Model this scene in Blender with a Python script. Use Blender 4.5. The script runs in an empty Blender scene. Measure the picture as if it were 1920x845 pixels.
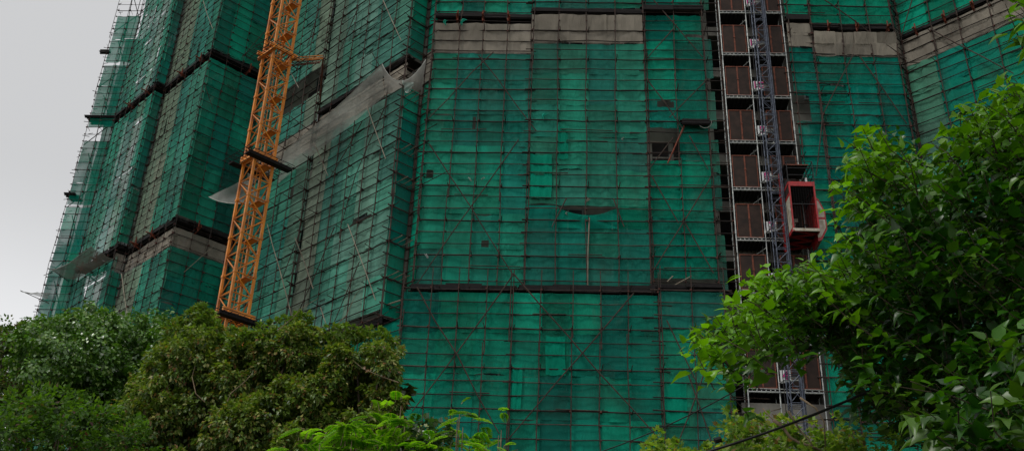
import bpy, bmesh, math, random
import numpy as np
from mathutils import Vector, Matrix
random.seed(7); RNG = np.random.default_rng(7)
rnd = random.random
def ru(a, b): return a + (b - a) * random.random()
sc = bpy.context.scene
COL = sc.collection

# ------------------------------------------------------------------ camera
F_PX, CX, CY = 1877.0, 960.0, 422.5
CAM = np.array([0.0, 0.0, 1.6])
_up = np.array([141., 3668., -1877.]); _up /= np.linalg.norm(_up)
_fw = np.array([0., 0., -1.]); _Y = _fw - _up * _fw.dot(_up); _Y /= np.linalg.norm(_Y)
ROT = np.array([np.cross(_Y, _up), _Y, _up])           # camera axes -> world
def ray(x, y):
    d = ROT @ np.array([x - CX, -(y - CY), -F_PX]); return d / np.linalg.norm(d)
def at(x, y, dist): return CAM + ray(x, y) * dist
def at_h(x, y, dh):                                     # at horizontal distance dh
    r = ray(x, y); return CAM + r * (dh / math.hypot(r[0], r[1]))
cam = bpy.data.objects.new('camera', bpy.data.cameras.new('camera')); COL.objects.link(cam)
cam.data.sensor_width = 36; cam.data.sensor_fit = 'HORIZONTAL'; cam.data.lens = 36 * F_PX / 1920
cam.data.clip_end = 3000; cam.data.clip_start = 0.1
M4 = Matrix(ROT.tolist()).to_4x4(); M4.translation = Vector(CAM); cam.matrix_world = M4
sc.camera = cam

# ------------------------------------------------------------------ materials
def nodes(m):
    m.use_nodes = True; nt = m.node_tree; nt.nodes.clear(); return nt
def N(nt, t, **k):
    n = nt.nodes.new(t)
    for a, b in k.items():
        if a == 'i':
            for kk, v in b.items(): n.inputs[kk].default_value = v
        else: setattr(n, a, b)
    return n
def L(nt, a, b): nt.links.new(a, b)
def mat(name, c1, c2=None, scale=3.0, rough=.8, metal=0., bump=.3, bscale=None, spec=.3, stretch=(1, 1, 1), detail=6, attr=None, contrast=(.35, .65)):
    m = bpy.data.materials.new(name); nt = nodes(m); c2 = c2 or tuple(x * .6 for x in c1)
    out = N(nt, 'ShaderNodeOutputMaterial'); p = N(nt, 'ShaderNodeBsdfPrincipled')
    p.inputs['Roughness'].default_value = rough; p.inputs['Metallic'].default_value = metal
    p.inputs['Specular IOR Level'].default_value = spec
    tc = N(nt, 'ShaderNodeTexCoord'); mp = N(nt, 'ShaderNodeMapping'); mp.inputs['Scale'].default_value = stretch
    L(nt, tc.outputs['Object'], mp.inputs[0])
    no = N(nt, 'ShaderNodeTexNoise'); no.inputs['Scale'].default_value = scale; no.inputs['Detail'].default_value = detail
    L(nt, mp.outputs[0], no.inputs['Vector'])
    rp = N(nt, 'ShaderNodeValToRGB'); rp.color_ramp.elements[0].position, rp.color_ramp.elements[1].position = contrast
    rp.color_ramp.elements[0].color = (*c2, 1); rp.color_ramp.elements[1].color = (*c1, 1)
    L(nt, no.outputs[0], rp.inputs[0]); col = rp.outputs[0]
    if attr:
        a = N(nt, 'ShaderNodeAttribute', attribute_name=attr); mx = N(nt, 'ShaderNodeMix', data_type='RGBA', blend_type='MULTIPLY')
        mx.inputs[0].default_value = 1; L(nt, col, mx.inputs[6]); L(nt, a.outputs['Color'], mx.inputs[7]); col = mx.outputs[2]
    L(nt, col, p.inputs['Base Color'])
    if bump:
        b = N(nt, 'ShaderNodeBump'); b.inputs['Strength'].default_value = bump; b.inputs['Distance'].default_value = .02
        n2 = N(nt, 'ShaderNodeTexNoise'); n2.inputs['Scale'].default_value = bscale or scale * 4; L(nt, mp.outputs[0], n2.inputs['Vector'])
        L(nt, n2.outputs[0], b.inputs['Height']); L(nt, b.outputs[0], p.inputs['Normal'])
    L(nt, p.outputs[0], out.inputs[0]); return m

def net_mat(name, alpha, attr='tint', base=(1, 1, 1), transl=.14, fine=1.0, rough=.8):
    """woven safety netting: thin cloth whose holes let some of what is behind show through"""
    m = bpy.data.materials.new(name); nt = nodes(m)
    out = N(nt, 'ShaderNodeOutputMaterial')
    a = N(nt, 'ShaderNodeAttribute', attribute_name=attr)
    tc = N(nt, 'ShaderNodeTexCoord')
    n1 = N(nt, 'ShaderNodeTexNoise'); n1.inputs['Scale'].default_value = .55; n1.inputs['Detail'].default_value = 8; L(nt, tc.outputs['Object'], n1.inputs['Vector'])
    mp = N(nt, 'ShaderNodeMapping'); mp.inputs['Scale'].default_value = (1.5, 1.5, .35); L(nt, tc.outputs['Object'], mp.inputs[0])
    n2 = N(nt, 'ShaderNodeTexNoise'); n2.inputs['Scale'].default_value = 2.2; n2.inputs['Detail'].default_value = 8; n2.inputs['Roughness'].default_value = .65; L(nt, mp.outputs[0], n2.inputs['Vector'])
    ad = N(nt, 'ShaderNodeMath', operation='ADD'); L(nt, n1.outputs[0], ad.inputs[0]); L(nt, n2.outputs[0], ad.inputs[1])
    mr = N(nt, 'ShaderNodeMapRange'); mr.inputs['From Min'].default_value = .65; mr.inputs['From Max'].default_value = 1.35
    mr.inputs['To Min'].default_value = .8; mr.inputs['To Max'].default_value = 1.18; L(nt, ad.outputs[0], mr.inputs[0])
    mx = N(nt, 'ShaderNodeVectorMath', operation='SCALE'); L(nt, a.outputs['Color'], mx.inputs[0]); L(nt, mr.outputs[0], mx.inputs['Scale'])
    bm = N(nt, 'ShaderNodeVectorMath', operation='MULTIPLY'); L(nt, mx.outputs[0], bm.inputs[0]); bm.inputs[1].default_value = base
    # pale dust on the cloth
    n3 = N(nt, 'ShaderNodeTexNoise'); n3.inputs['Scale'].default_value = .9; n3.inputs['Detail'].default_value = 10; n3.inputs['Roughness'].default_value = .7
    mp3 = N(nt, 'ShaderNodeMapping'); mp3.inputs['Location'].default_value = (7, 3, 1); mp3.inputs['Scale'].default_value = (1, 1, .5); L(nt, tc.outputs['Object'], mp3.inputs[0]); L(nt, mp3.outputs[0], n3.inputs['Vector'])
    r3 = N(nt, 'ShaderNodeMapRange'); r3.inputs['From Min'].default_value = .58; r3.inputs['From Max'].default_value = .8; r3.inputs['To Max'].default_value = .35; L(nt, n3.outputs[0], r3.inputs[0])
    mix = N(nt, 'ShaderNodeMix', data_type='RGBA'); L(nt, r3.outputs[0], mix.inputs[0]); L(nt, bm.outputs[0], mix.inputs[6]); mix.inputs[7].default_value = (.13, .24, .18, 1)
    col = mix.outputs[2]
    bp = N(nt, 'ShaderNodeBump'); bp.inputs['Strength'].default_value = .8 * fine; bp.inputs['Distance'].default_value = .08
    n4 = N(nt, 'ShaderNodeTexNoise'); n4.inputs['Scale'].default_value = 3.2; n4.inputs['Detail'].default_value = 7; n4.inputs['Distortion'].default_value = .8; L(nt, mp.outputs[0], n4.inputs['Vector'])
    L(nt, n4.outputs[0], bp.inputs['Height'])
    d = N(nt, 'ShaderNodeBsdfPrincipled'); d.inputs['Roughness'].default_value = rough; d.inputs['Specular IOR Level'].default_value = .06
    L(nt, col, d.inputs['Base Color']); L(nt, bp.outputs[0], d.inputs['Normal'])
    t = N(nt, 'ShaderNodeBsdfTranslucent'); L(nt, col, t.inputs[0]); L(nt, bp.outputs[0], t.inputs['Normal'])
    m1 = N(nt, 'ShaderNodeMixShader'); m1.inputs[0].default_value = transl; L(nt, d.outputs[0], m1.inputs[1]); L(nt, t.outputs[0], m1.inputs[2])
    tr = N(nt, 'ShaderNodeBsdfTransparent'); m2 = N(nt, 'ShaderNodeMixShader')
    r4 = N(nt, 'ShaderNodeMapRange'); r4.inputs['From Min'].default_value = .35; r4.inputs['From Max'].default_value = .65
    r4.inputs['To Min'].default_value = max(0, alpha - .12); r4.inputs['To Max'].default_value = min(1, alpha + .1); L(nt, n1.outputs[0], r4.inputs[0])
    L(nt, r4.outputs[0], m2.inputs[0]); L(nt, tr.outputs[0], m2.inputs[1]); L(nt, m1.outputs[0], m2.inputs[2])
    L(nt, m2.outputs[0], out.inputs[0]); return m

def leaf_mat(name, rough=.42, transl=.3, spec=.5):
    m = bpy.data.materials.new(name); nt = nodes(m); out = N(nt, 'ShaderNodeOutputMaterial')
    a = N(nt, 'ShaderNodeAttribute', attribute_name='tint')
    p = N(nt, 'ShaderNodeBsdfPrincipled'); p.inputs['Roughness'].default_value = rough; p.inputs['Specular IOR Level'].default_value = spec
    L(nt, a.outputs['Color'], p.inputs['Base Color'])
    t = N(nt, 'ShaderNodeBsdfTranslucent')
    v = N(nt, 'ShaderNodeVectorMath', operation='MULTIPLY'); v.inputs[1].default_value = (1.6, 1.7, .5); L(nt, a.outputs['Color'], v.inputs[0]); L(nt, v.outputs[0], t.inputs[0])
    m1 = N(nt, 'ShaderNodeMixShader'); m1.inputs[0].default_value = transl; L(nt, p.outputs[0], m1.inputs[1]); L(nt, t.outputs[0], m1.inputs[2])
    L(nt, m1.outputs[0], out.inputs[0]); return m

MAT = dict(
    net=net_mat('green_net', .88), net_thin=net_mat('thin_green_net', .84, transl=.4), net_grey=net_mat('grey_net', .72, base=(1, 1, 1), fine=1.2),
    net_fan=net_mat('fan_net', .62, transl=.4),
    bamboo=mat('weathered_bamboo', (.065, .042, .032), (.03, .02, .016), 2.5, .75, bump=.2, stretch=(1, 1, 1)),
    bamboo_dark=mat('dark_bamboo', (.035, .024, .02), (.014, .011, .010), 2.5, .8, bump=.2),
    bamboo_pale=mat('pale_bamboo', (.27, .24, .18), (.14, .11, .08), 2, .7, bump=.1),
    tie=mat('red_lashing', (.11, .035, .025), (.04, .02, .018), 6, .8, bump=0),
    plank=mat('old_planks', (.018, .015, .014), (.007, .006, .007), 4, .9, stretch=(1, 1, 6)),
    bracket=mat('rusted_bracket', (.22, .045, .02), (.09, .028, .016), 5, .75, bump=.1),
    concrete=mat('site_concrete', (.33, .31, .27), (.15, .14, .125), .9, .9, bump=.4, stretch=(1, 1, .6)),
    dark_shade=mat('painted_shade', (.035, .03, .028), (.018, .015, .015), 1, .9, bump=0),  # near-black colour stands in for shade inside openings and the hoist recess
    glass=mat('window_glass', (.03, .035, .04), (.015, .02, .02), 1, .15, bump=0, spec=.5),
    alu=mat('window_aluminium', (.34, .36, .36), (.25, .26, .26), 3, .5, bump=0),
    steel=mat('galvanised_tube', (.62, .64, .60), (.33, .35, .36), 5, .45, metal=.35, bump=.05),
    mast=mat('mast_steel', (.12, .14, .18), (.045, .05, .07), 7, .5, metal=.4, bump=.1),
    gate=mat('gate_mesh', (.042, .024, .018), (.022, .014, .011), 3, .8, bump=.1),
    gate_frame=mat('gate_frame_paint', (.22, .06, .03), (.11, .035, .02), 6, .6, bump=.1),
    red=mat('red_hoist_paint', (.44, .018, .02), (.24, .014, .014), 5, .45, bump=.1, spec=.5),
    cream=mat('worn_cream_panel', (.55, .53, .45), (.30, .25, .18), 4, .6, bump=.1),
    dark_metal=mat('dark_metal', (.03, .03, .032), (.015, .014, .014), 4, .6, bump=.1),
    sign=mat('sign_white', (.78, .80, .80), (.66, .66, .66), 3, .5, bump=0),
    magenta=mat('sign_magenta', (.60, .03, .24), (.5, .02, .2), 3, .6, bump=0),
    crane=mat('crane_yellow', (.74, .25, .018), (.40, .115, .012), 1.6, .45, bump=.08, spec=.45, contrast=(.3, .6)),
    bark=mat('bark', (.10, .075, .05), (.04, .03, .022), 8, .9, bump=.6, stretch=(1, 1, .3)),
    twig=mat('pale_twig', (.28, .21, .14), (.16, .11, .07), 8, .9, bump=.2),
    leaf_big=leaf_mat('broad_leaf', .36, .30, .42), leaf_vine=leaf_mat('vine_leaf', .33, .2, .9), leaf_olive=leaf_mat('olive_leaf', .42, .3, .45), leaf_fern=leaf_mat('feathery_leaf', .5, .42, .35),
    ground=mat('hillside_soil', (.08, .07, .045), (.035, .045, .02), .6, .95, bump=.5),
    cable=mat('black_cable', (.012, .012, .012), (.01, .01, .01), 3, .6, bump=0),
    rope=mat('pale_rope', (.5, .5, .46), (.35, .35, .32), 9, .8, bump=0),
)

# ------------------------------------------------------------------ mesh helpers
class MB:
    def __init__(s): s.v = []; s.f = []; s.c = []; s.mi = []; s.cur = 0
    def vert(s, p, c=None): s.v.append(tuple(p)); s.c.append(c or (1, 1, 1)); return len(s.v) - 1
    def face(s, f): s.f.append(f); s.mi.append(s.cur)
    def box(s, c, ex, ey, ez):
        """box centred at c with half-extent vectors"""
        c, ex, ey, ez = (np.array(q, float) for q in (c, ex, ey, ez)); i = len(s.v)
        for a in (-1, 1):
            for b in (-1, 1):
                for d in (-1, 1): s.vert(c + a * ex + b * ey + d * ez)
        for q in ((0, 1, 3, 2), (4, 6, 7, 5), (0, 4, 5, 1), (2, 3, 7, 6), (0, 2, 6, 4), (1, 5, 7, 3)): s.face(tuple(i + k for k in q))
    def tube(s, pts, r, n=5, r2=None, cap=True):
        pts = [np.array(p, float) for p in pts]; r2 = r if r2 is None else r2
        prev = None; m = len(pts)
        for k, p in enumerate(pts):
            d = pts[min(k + 1, m - 1)] - pts[max(k - 1, 0)]; d = d / (np.linalg.norm(d) + 1e-9)
            a = np.array([0, 0, 1.]) if abs(d[2]) < .9 else np.array([1., 0, 0])
            x = np.cross(d, a); x /= np.linalg.norm(x); y = np.cross(d, x)
            rr = r + (r2 - r) * k / max(1, m - 1); i = len(s.v)
            for j in range(n):
                t = 2 * math.pi * j / n; s.vert(p + (x * math.cos(t) + y * math.sin(t)) * rr)
            if prev is not None:
                for j in range(n): s.face((prev + j, prev + (j + 1) % n, i + (j + 1) % n, i + j))
            elif cap: s.face(tuple(i + j for j in reversed(range(n))))
            prev = i
        if cap: s.face(tuple(prev + j for j in range(n)))
    def build(s, name, mats, parent=None, smooth=False, color=False):
        me = bpy.data.meshes.new(name); me.from_pydata(s.v, [], s.f)
        for m in (mats if isinstance(mats, (list, tuple)) else [mats]): me.materials.append(m)
        if any(s.mi): me.polygons.foreach_set('material_index', s.mi)
        if smooth: me.polygons.foreach_set('use_smooth', [True] * len(me.polygons))
        if color:
            at_ = me.color_attributes.new('tint', 'FLOAT_COLOR', 'POINT')
            at_.data.foreach_set('color', np.c_[np.array(s.c), np.ones(len(s.c))].astype('f').ravel())
        o = bpy.data.objects.new(name, me); COL.objects.link(o)
        if parent is not None: o.parent = parent
        return o
def thing(name, label, cat, group=None):
    o = bpy.data.objects.new(name, None); COL.objects.link(o); o['label'] = label; o['category'] = cat
    if group: o['group'] = group
    return o
def tag(o, label, cat, group=None):
    o['label'] = label; o['category'] = cat
    if group: o['group'] = group
    return o
def copy_part(o, loc=None, parent=None, mesh=None):
    c = o.copy(); COL.objects.link(c); c.parent = parent or o.parent
    if loc is not None: c.location = loc
    return c
def wob(p0, p1, seg=1.6, amp=.02):
    p0, p1 = np.array(p0, float), np.array(p1, float); n = max(1, int(np.linalg.norm(p1 - p0) / seg))
    out = []
    for k in range(n + 1):
        p = p0 + (p1 - p0) * k / n
        if 0 < k < n: p = p + RNG.normal(0, amp, 3)
        out.append(p)
    return out

# ------------------------------------------------------------------ plan of the faces
def U(a): a = math.radians(a); return np.array([math.cos(a), math.sin(a)])
FD, LD, BD = U(-2.5), U(134), U(43)
def az(x, y): d = ray(x, y)[:2]; return d / np.linalg.norm(d)
def isect(x, y, P, D):
    a = az(x, y); t, s = np.linalg.solve(np.array([a, -D]).T, P); return a * t
a0 = az(1000, 540); P0 = a0 * 44 / a0[1]
class Face:
    """vertical plane: plan origin P, direction D (left to right as seen), outward normal n"""
    def __init__(s, P, D, length): 
        s.P = np.array(P, float); s.D = D; s.len = length; n = np.array([D[1], -D[0]])
        if n.dot(-s.P) < 0: n = -n
        s.n = n; s.n3 = np.array([*n, 0]); s.D3 = np.array([*D, 0])
    def p(s, t, o, z): q = s.P + s.D * t + s.n * o; return np.array([q[0], q[1], z])
    def px(s, x, y, o=0.):
        P = s.P + s.n * o; r = ray(x, y); q = isect(x, y, P, s.D); z = CAM[2] + r[2] / math.hypot(r[0], r[1]) * np.linalg.norm(q)
        return (q - P).dot(s.D), z
FRONT = Face(P0, FD, 0)
def F_pt(s): return P0 + FD * s
# corners (plan)
c0 = F_pt(-5.78); s1 = isect(786, 220, c0, LD); lc = isect(752, 215, s1, -BD)
lj = isect(591, 253, lc, LD); li = isect(468, 300, lj, LD)
b2 = isect(354, 300, li, -BD); a2i = isect(314, 147, b2, LD); b1 = isect(297, 141, a2i, -BD); a1 = isect(222, 195, b1, LD)
stp = isect(175, 195, a1, -FD)
r_in = F_pt(19.15) ; r_c = r_in + BD * .75; r_end = r_c - LD * 9.5

# ------------------------------------------------------------------ scaffold generator
GREEN = [(.002, .295, .190), (.002, .24, .165), (.003, .345, .215), (.002, .20, .15), (.003, .275, .165), (.002, .25, .185)]
def tint(grey=0., beige=0.):
    c = np.array(random.choice(GREEN)) * ru(.60, 1.0)
    c = c * (1 - grey) + np.array([.21, .38, .31]) * grey
    c = c * (1 - beige) + np.array([.33, .29, .21]) * beige
    return c
def make_net(face, parent, s0, s1_, z0, z1, off=-.05, ppw=1.5, pph=1.95, kind='green', grey=0., beige=None, fan=0., holes=(), hem=.1, matname=None, name='safety_net', messy=1.0, cuts=()):
    """cloth panels tied between the ledgers: each sags, wrinkles and overlaps its neighbours"""
    mb = MB(); nx = max(1, round((s1_ - s0) / ppw)); nz = max(1, round((z1 - z0) / pph)); w = (s1_ - s0) / nx; h = (z1 - z0) / nz
    ph = ru(0, 20)
    for i in range(nx):
        run = 0
        for k in range(nz):
            xa, xb = s0 + i * w - .05 * (i > 0), s0 + (i + 1) * w + .05 * (i < nx - 1); za, zb = z0 + k * h, z0 + (k + 1) * h + .03 * (k < nz - 1)
            if any(xa + .2 < hx1 and xb - .2 > hx0 and za + .2 < hz1 and zb - .2 > hz0 for hx0, hx1, hz0, hz1 in holes): continue
            bg = 0.
            for b0, b1_, amt in (beige or ()):
                if b0 < (xa + xb) / 2 < b1_: bg = amt
            if kind == 'green':
                if run <= 0: base_c = tint(grey * ru(.6, 1.3), 0); run = random.choice((1, 1, 2, 3))
                run -= 1; c = base_c * ru(.93, 1.07); c = c * (1 - bg) + np.array([.33, .29, .21]) * bg
            else: c = np.array([.33, .295, .24]) * ru(.78, 1.15)
            gx, gz = max(3, int((xb - xa) / .17)), max(3, int((zb - za) / .17))
            lift = (ru(.03, .16) if rnd() < .07 * messy else ru(-.05, .03)) if hem else 0; drop = (ru(.03, .12) if rnd() < .06 * messy else ru(-.03, .015)) if hem and k < nz - 1 else 0
            depth = ru(.0, .02) * messy; lay = ru(-.02, .02); q = ru(0, 6); tilt = ru(-.5, .5)
            idx = []
            for b in range(gz + 1):
                row = []
                for a in range(gx + 1):
                    u, v = a / gx, b / gz
                    t = xa + (xb - xa) * u; z = za + (zb - za) * v
                    z += lift * math.sin(math.pi * u) * (1 - v) ** 2 - drop * math.sin(math.pi * u) * v ** 4
                    cyc = abs(math.sin(math.pi * (z - z0) / .65))
                    wr = (1.1 if (i * 7 + k * 3 + int(ph)) % 4 == 0 else .45) if kind == 'green' else .55
                    o = off + lay - .05 + depth * cyc * .6 + .03 * math.sin(1.7 * t + ph + z * .4 + q) + wr * (.03 * math.sin(6.1 * t + 4 * tilt * z + q * 2) + .02 * math.sin(11 * t - 5 * tilt * z + q))
                    o += fan * (z - z0) / (z1 - z0)
                    row.append(mb.vert(face.p(t, o, z), tuple(c * (1 + .06 * math.sin(5 * t + q)))))
                idx.append(row)
            for b in range(gz):
                for a in range(gx):
                    if cuts:
                        tc_ = xa + (xb - xa) * (a + .5) / gx; zc_ = za + (zb - za) * (b + .5) / gz
                        if any(((tc_ - cs_) / cw) ** 2 + ((zc_ - cz_) / ch_) ** 2 < 1 for cs_, cz_, cw, ch_ in cuts): continue
                    mb.face((idx[b][a], idx[b][a + 1], idx[b + 1][a + 1], idx[b + 1][a]))
    if not mb.v: return None
    return mb.build(name, MAT[matname or ('net' if kind == 'green' else 'net_grey')], parent, smooth=True, color=True)

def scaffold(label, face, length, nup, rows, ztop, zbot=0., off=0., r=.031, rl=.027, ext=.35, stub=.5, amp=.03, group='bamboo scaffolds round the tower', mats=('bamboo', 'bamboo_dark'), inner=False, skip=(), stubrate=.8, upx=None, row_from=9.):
    """rows = (first z, spacing). Uprights and ledgers are separate parts; lashings and putlog stubs belong to their upright"""
    t = thing('bamboo_scaffold', label, 'scaffold', group)
    zr, dz = rows; ss = upx or [length * i / nup for i in range(nup + 1)]
    zs = []; k = math.ceil((max(zbot, row_from) - zr) / dz)
    while zr + k * dz < ztop: zs.append((k, zr + k * dz)); k += 1
    for s in ss:
        mb = MB(); o = off + .03 + r
        z = zbot; ds = ru(-.04, .04)
        while z < ztop:                                     # lapped lengths of bamboo
            z2 = min(z + ru(5, 7), ztop + .4)
            mb.tube(wob(face.p(s + ds, o, z), face.p(s + ds + ru(-.05, .05), o, z2 + .5), 2.0, amp), r * ru(.85, 1.15), 5, r * .75)
            z = z2; ds += ru(-.05, .05); o = off + .05 + ru(-.01, .05)
        mb.cur = 1
        for k, zz in zs:
            heavy = k % 3 == 0
            mb.box(face.p(s + ds * .3, off + .04, zz), face.D3 * (.042 if heavy else .032), face.n3 * .055, (0, 0, .04 if heavy else .026))
        mb.cur = 0
        for k, zz in zs:
            if k % 3 == 0 and rnd() < stubrate:
                a = ru(-.25, .25); mb.tube([face.p(s + .05, off - .4, zz - .05), face.p(s + .05 + a * .3, off + stub * ru(.6, 1.25), zz + ru(-.02, .12))], rl, 4, rl * .7)
        mb.build('upright_pole', [MAT[mats[0]], MAT['tie']], t)
    for k, zz in zs:
        if any(a < zz < b for a, b in skip): continue
        mb = MB(); heavy = k % 3 == 0; rr = rl * (1.55 if heavy else 1.05) * ru(.9, 1.1)  # heavy rows drawn thicker, also standing in for the shadow line under them
        x = -ext * ru(.2, 1.0); end = length + ext * ru(.2, 1.0); dzz = ru(-.03, .03)
        while x < end:
            x2 = min(x + ru(5, 7.5), end)
            mb.tube(wob(face.p(x, off + ru(.0, .02), zz + dzz), face.p(x2 + .5 * (x2 < end), off + ru(.0, .02), zz + dzz + ru(-.04, .04)), 1.5, amp * .7), rr, 5, rr * .8)
            x = x2; dzz += ru(-.03, .03)
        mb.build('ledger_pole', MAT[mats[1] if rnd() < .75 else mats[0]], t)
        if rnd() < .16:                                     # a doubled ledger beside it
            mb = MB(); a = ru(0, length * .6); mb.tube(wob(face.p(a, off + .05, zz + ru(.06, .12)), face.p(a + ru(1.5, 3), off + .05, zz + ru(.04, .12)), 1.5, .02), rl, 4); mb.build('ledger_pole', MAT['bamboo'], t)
    return t
def brace(parent, face, p, q, off=.14, r=.034, m='bamboo'):
    """diagonal brace between two points of a face given in photo pixels"""
    s0, z0 = face.px(*p, off); s1_, z1 = face.px(*q, off); mb = MB()
    mb.tube(wob(face.p(s0, off, z0), face.p(s1_, off, z1), 1.8, .03), r, 5, r * .75); mb.build('diagonal_brace', MAT[m], parent)
def ledge(parent, face, s0, s1_, z, h=.28, out=.35, back=1.25, off=0., name='working_platform', droop=.0, m='plank'):
    """plank platform: planks from the building out past the poles"""
    mb = MB(); n = max(1, int((s1_ - s0) / 1.3)); w = (s1_ - s0) / n
    for i in range(n):
        a = s0 + i * w; zz = z + ru(-.05, .05)
        for j in range(7):
            o = off - back + (back + out) * (j + .5) / 7
            mb.box(face.p(a + w / 2 + ru(-.08, .08), o, zz + h / 2 + ru(-.02, .02)), face.D3 * (w / 2 + ru(0, .12)), face.n3 * (back + out) / 14 * .94, (0, 0, .02))
        mb.box(face.p(a + w / 2, off + out - .02 + ru(-.03, .03), zz + h * .4), face.D3 * w * .52, face.n3 * .02, (0, 0, h * ru(.38, .6)))
        mb.box(face.p(a + w / 2, off + out - .12 + ru(-.03, .03), zz - .02), face.D3 * w * .52, face.n3 * .05, (0, 0, .05))
    return mb.build(name, MAT[m], parent)
def brackets(parent, face, ss, z, h=.9, off=0., m='bracket'):
    for s in ss:
        mb = MB(); mb.tube([face.p(s, off - 1.2, z - h), face.p(s + ru(-.1, .1), off + .28, z)], .055, 4); mb.tube([face.p(s, off + .1, z - .25), face.p(s, off + .1, z + .45)], .045, 4)
        mb.tube([face.p(s, off - 1.3, z), face.p(s, off + .45, z)], .05, 4); mb.build('support_bracket', MAT[m], parent)

def face_px(x1, y1, P, D, ln): return Face(P, D, ln)

# ---- front faces -------------------------------------------------------------
RF = (20.47, .65)
fa_s = (-5.78, -.42); fb_s = (-.42, 5.62); fc_s = (5.72, 8.85)
T1 = scaffold('upper left bay of the flat front, between the recessed wing and the middle bay', Face(F_pt(-5.78), FD, 5.36), 5.36, 4, RF, 50, zbot=20.4, row_from=20.4, skip=((34.9, 35.2),))
fa = Face(F_pt(-5.78), FD, 5.36)
def cut(f, x, y, w, h): s_, z_ = f.px(x, y); return (s_, z_, w, h)
make_net(fa, T1, 0, 5.36, 20.85, 34.6, grey=.08, cuts=(cut(fa, 908, 453, .24, .2), cut(fa, 806, 326, .22, .25), cut(fa, 889, 228, .1, .3)))
g = make_net(fa, T1, 0, 5.5, 34.65, 36.55, kind='grey', fan=.12, off=-.03, pph=1.9, ppw=2.7, hem=0, name='grey_fan_net')
ledge(T1, fa, 0, 5.36, 37.0, h=.25, out=.1); brackets(T1, fa, (1.2, 2.6, 4.0), 36.95, .8)
make_net(fa, T1, 0, 5.36, 37.35, 50, grey=.05)
for p, q in (((897, 104), (1005, 245)), ((925, 98), (797, 228)), ((805, 270), (963, 517)), ((972, 262), (778, 538))): brace(T1, fa, p, q)

T2 = scaffold('upper middle bay of the flat front, with the torn dark gash in its netting', Face(F_pt(-.42), FD, 6.0), 6.0, 4, RF, 50, zbot=20.4, off=.12, row_from=20.4, skip=((36.6, 37.1),))
fb = Face(F_pt(-.42) , FD, 6.0)
gash = []
make_net(fb, T2, 0, 6.05, 20.9, 24.02, off=.07, grey=.06, pph=1.55)
make_net(fb, T2, 0, 1.5, 24.02, 25.3, off=.07, pph=1.3)
make_net(fb, T2, 4.5, 6.05, 24.02, 25.3, off=.07, pph=1.3)
make_net(fb, T2, 0, 6.05, 25.3, 35.25, off=.07, grey=.14)
def gash_net(face, parent):
    mb = MB(); cc = tuple(np.array(GREEN[1]) * 1.0)
    for (x0, x1, z0, z1, f) in ((1.5, 4.5, 24.0, 25.3, lambda u: .06 + .62 * math.sin(math.pi * min(1, max(0, u))) ** .8 * (1 - .15 * u)),):
        nx, nz = 26, 10; idx = []
        for b in range(nz + 1):
            row = []
            for a in range(nx + 1):
                u, v = a / nx, b / nz; top = z1 - f(u); z = z0 + (top - z0) * v
                o = .05 + .16 * math.sin(math.pi * u) * v + .03 * math.sin(9 * u + 5 * v)
                row.append(mb.vert(face.p(x0 + (x1 - x0) * u, o, z), tuple(np.array(cc) * (1 + .25 * v * math.sin(3 * u)))))
            idx.append(row)
        for b in range(nz):
            for a in range(nx): mb.face((idx[b][a], idx[b][a + 1], idx[b + 1][a + 1], idx[b + 1][a]))
    o = mb.build('safety_net', MAT['net'], parent, smooth=True, color=True); o['label'] = 'torn net sagging open in a dark crescent'
gash_net(fb, T2)
make_net(fb, T2, -.05, 6.0, 35.3, 37.15, kind='grey', fan=.1, off=.1, pph=1.85, ppw=2.0, hem=0, name='grey_fan_net')
ledge(T2, fb, 0, 6.0, 37.35, h=.25, out=.2)
make_net(fb, T2, 0, 6.0, 37.7, 50, off=.07, grey=.12)
for p, q in (((1062, 372), (1035, 425)), ((1150, 372), (1170, 425)), ((1105, 408), (1102, 536))): brace(T2, fb, p, q, off=.24, m='bamboo_pale' if p[0] == 1105 else 'bamboo')

T3 = scaffold('narrow upper bay beside the hoist, with an unnetted opening showing grey concrete', Face(F_pt(5.72), FD, 3.1), 3.1, 2, (20.6, .65), 50, zbot=20.9, off=.0, ext=.3, row_from=20.9)
fc = Face(F_pt(5.72), FD, 3.1)
make_net(fc, T3, 0, 3.1, 21.5, 28.05, pph=1.65, messy=1.6)
make_net(fc, T3, 1.6, 3.1, 28.05, 30.0, pph=1.95)
make_net(fc, T3, 0, 3.1, 30.0, 37.35, pph=1.85, messy=1.5, cuts=(cut(fc, 1250, 192, .45, .3), cut(fc, 1300, 66, .5, .12)))
ledge(T3, fc, 1.75, 3.1, 30.05, h=.3, out=.4, back=.5); ledge(T3, fc, -.1, 3.2, 37.6, h=.3, out=.2); ledge(T3, fc, -.1, 3.2, 20.85, h=.22, out=.3)
make_net(fc, T3, 0, 3.1, 38.0, 50)
for p, q in (((1225, 0), (1317, 107)), ((1262, 55), (1205, 118)), ((1327, 148), (1255, 220)), ((1212, 148), (1282, 245)), ((1222, 330), (1272, 418)), ((1333, 332), (1222, 512)), ((1280, 410), (1338, 512)), ((1262, 258), (1216, 318)), ((1292, 254), (1328, 318))): brace(T3, fc, p, q)
brace(T3, fc, (1283, 236), (1252, 306), m='bracket', r=.05); brace(T3, fc, (1262, 536), (1297, 517), m='bamboo_pale'); brace(T3, fc, (1251, 528), (1262, 517), m='bamboo_pale')
mb = MB()
_s, _z = fc.px(1322, 230, .3)
mb.tube([fc.p(_s + .33 * math.cos(t), .3 + .1 * math.sin(t), _z + .26 * math.sin(t)) for t in np.linspace(math.pi * .9, math.pi * 2.15, 14)], .018, 5)
mb.build('slack_rope', MAT['rope'], T3)

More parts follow.
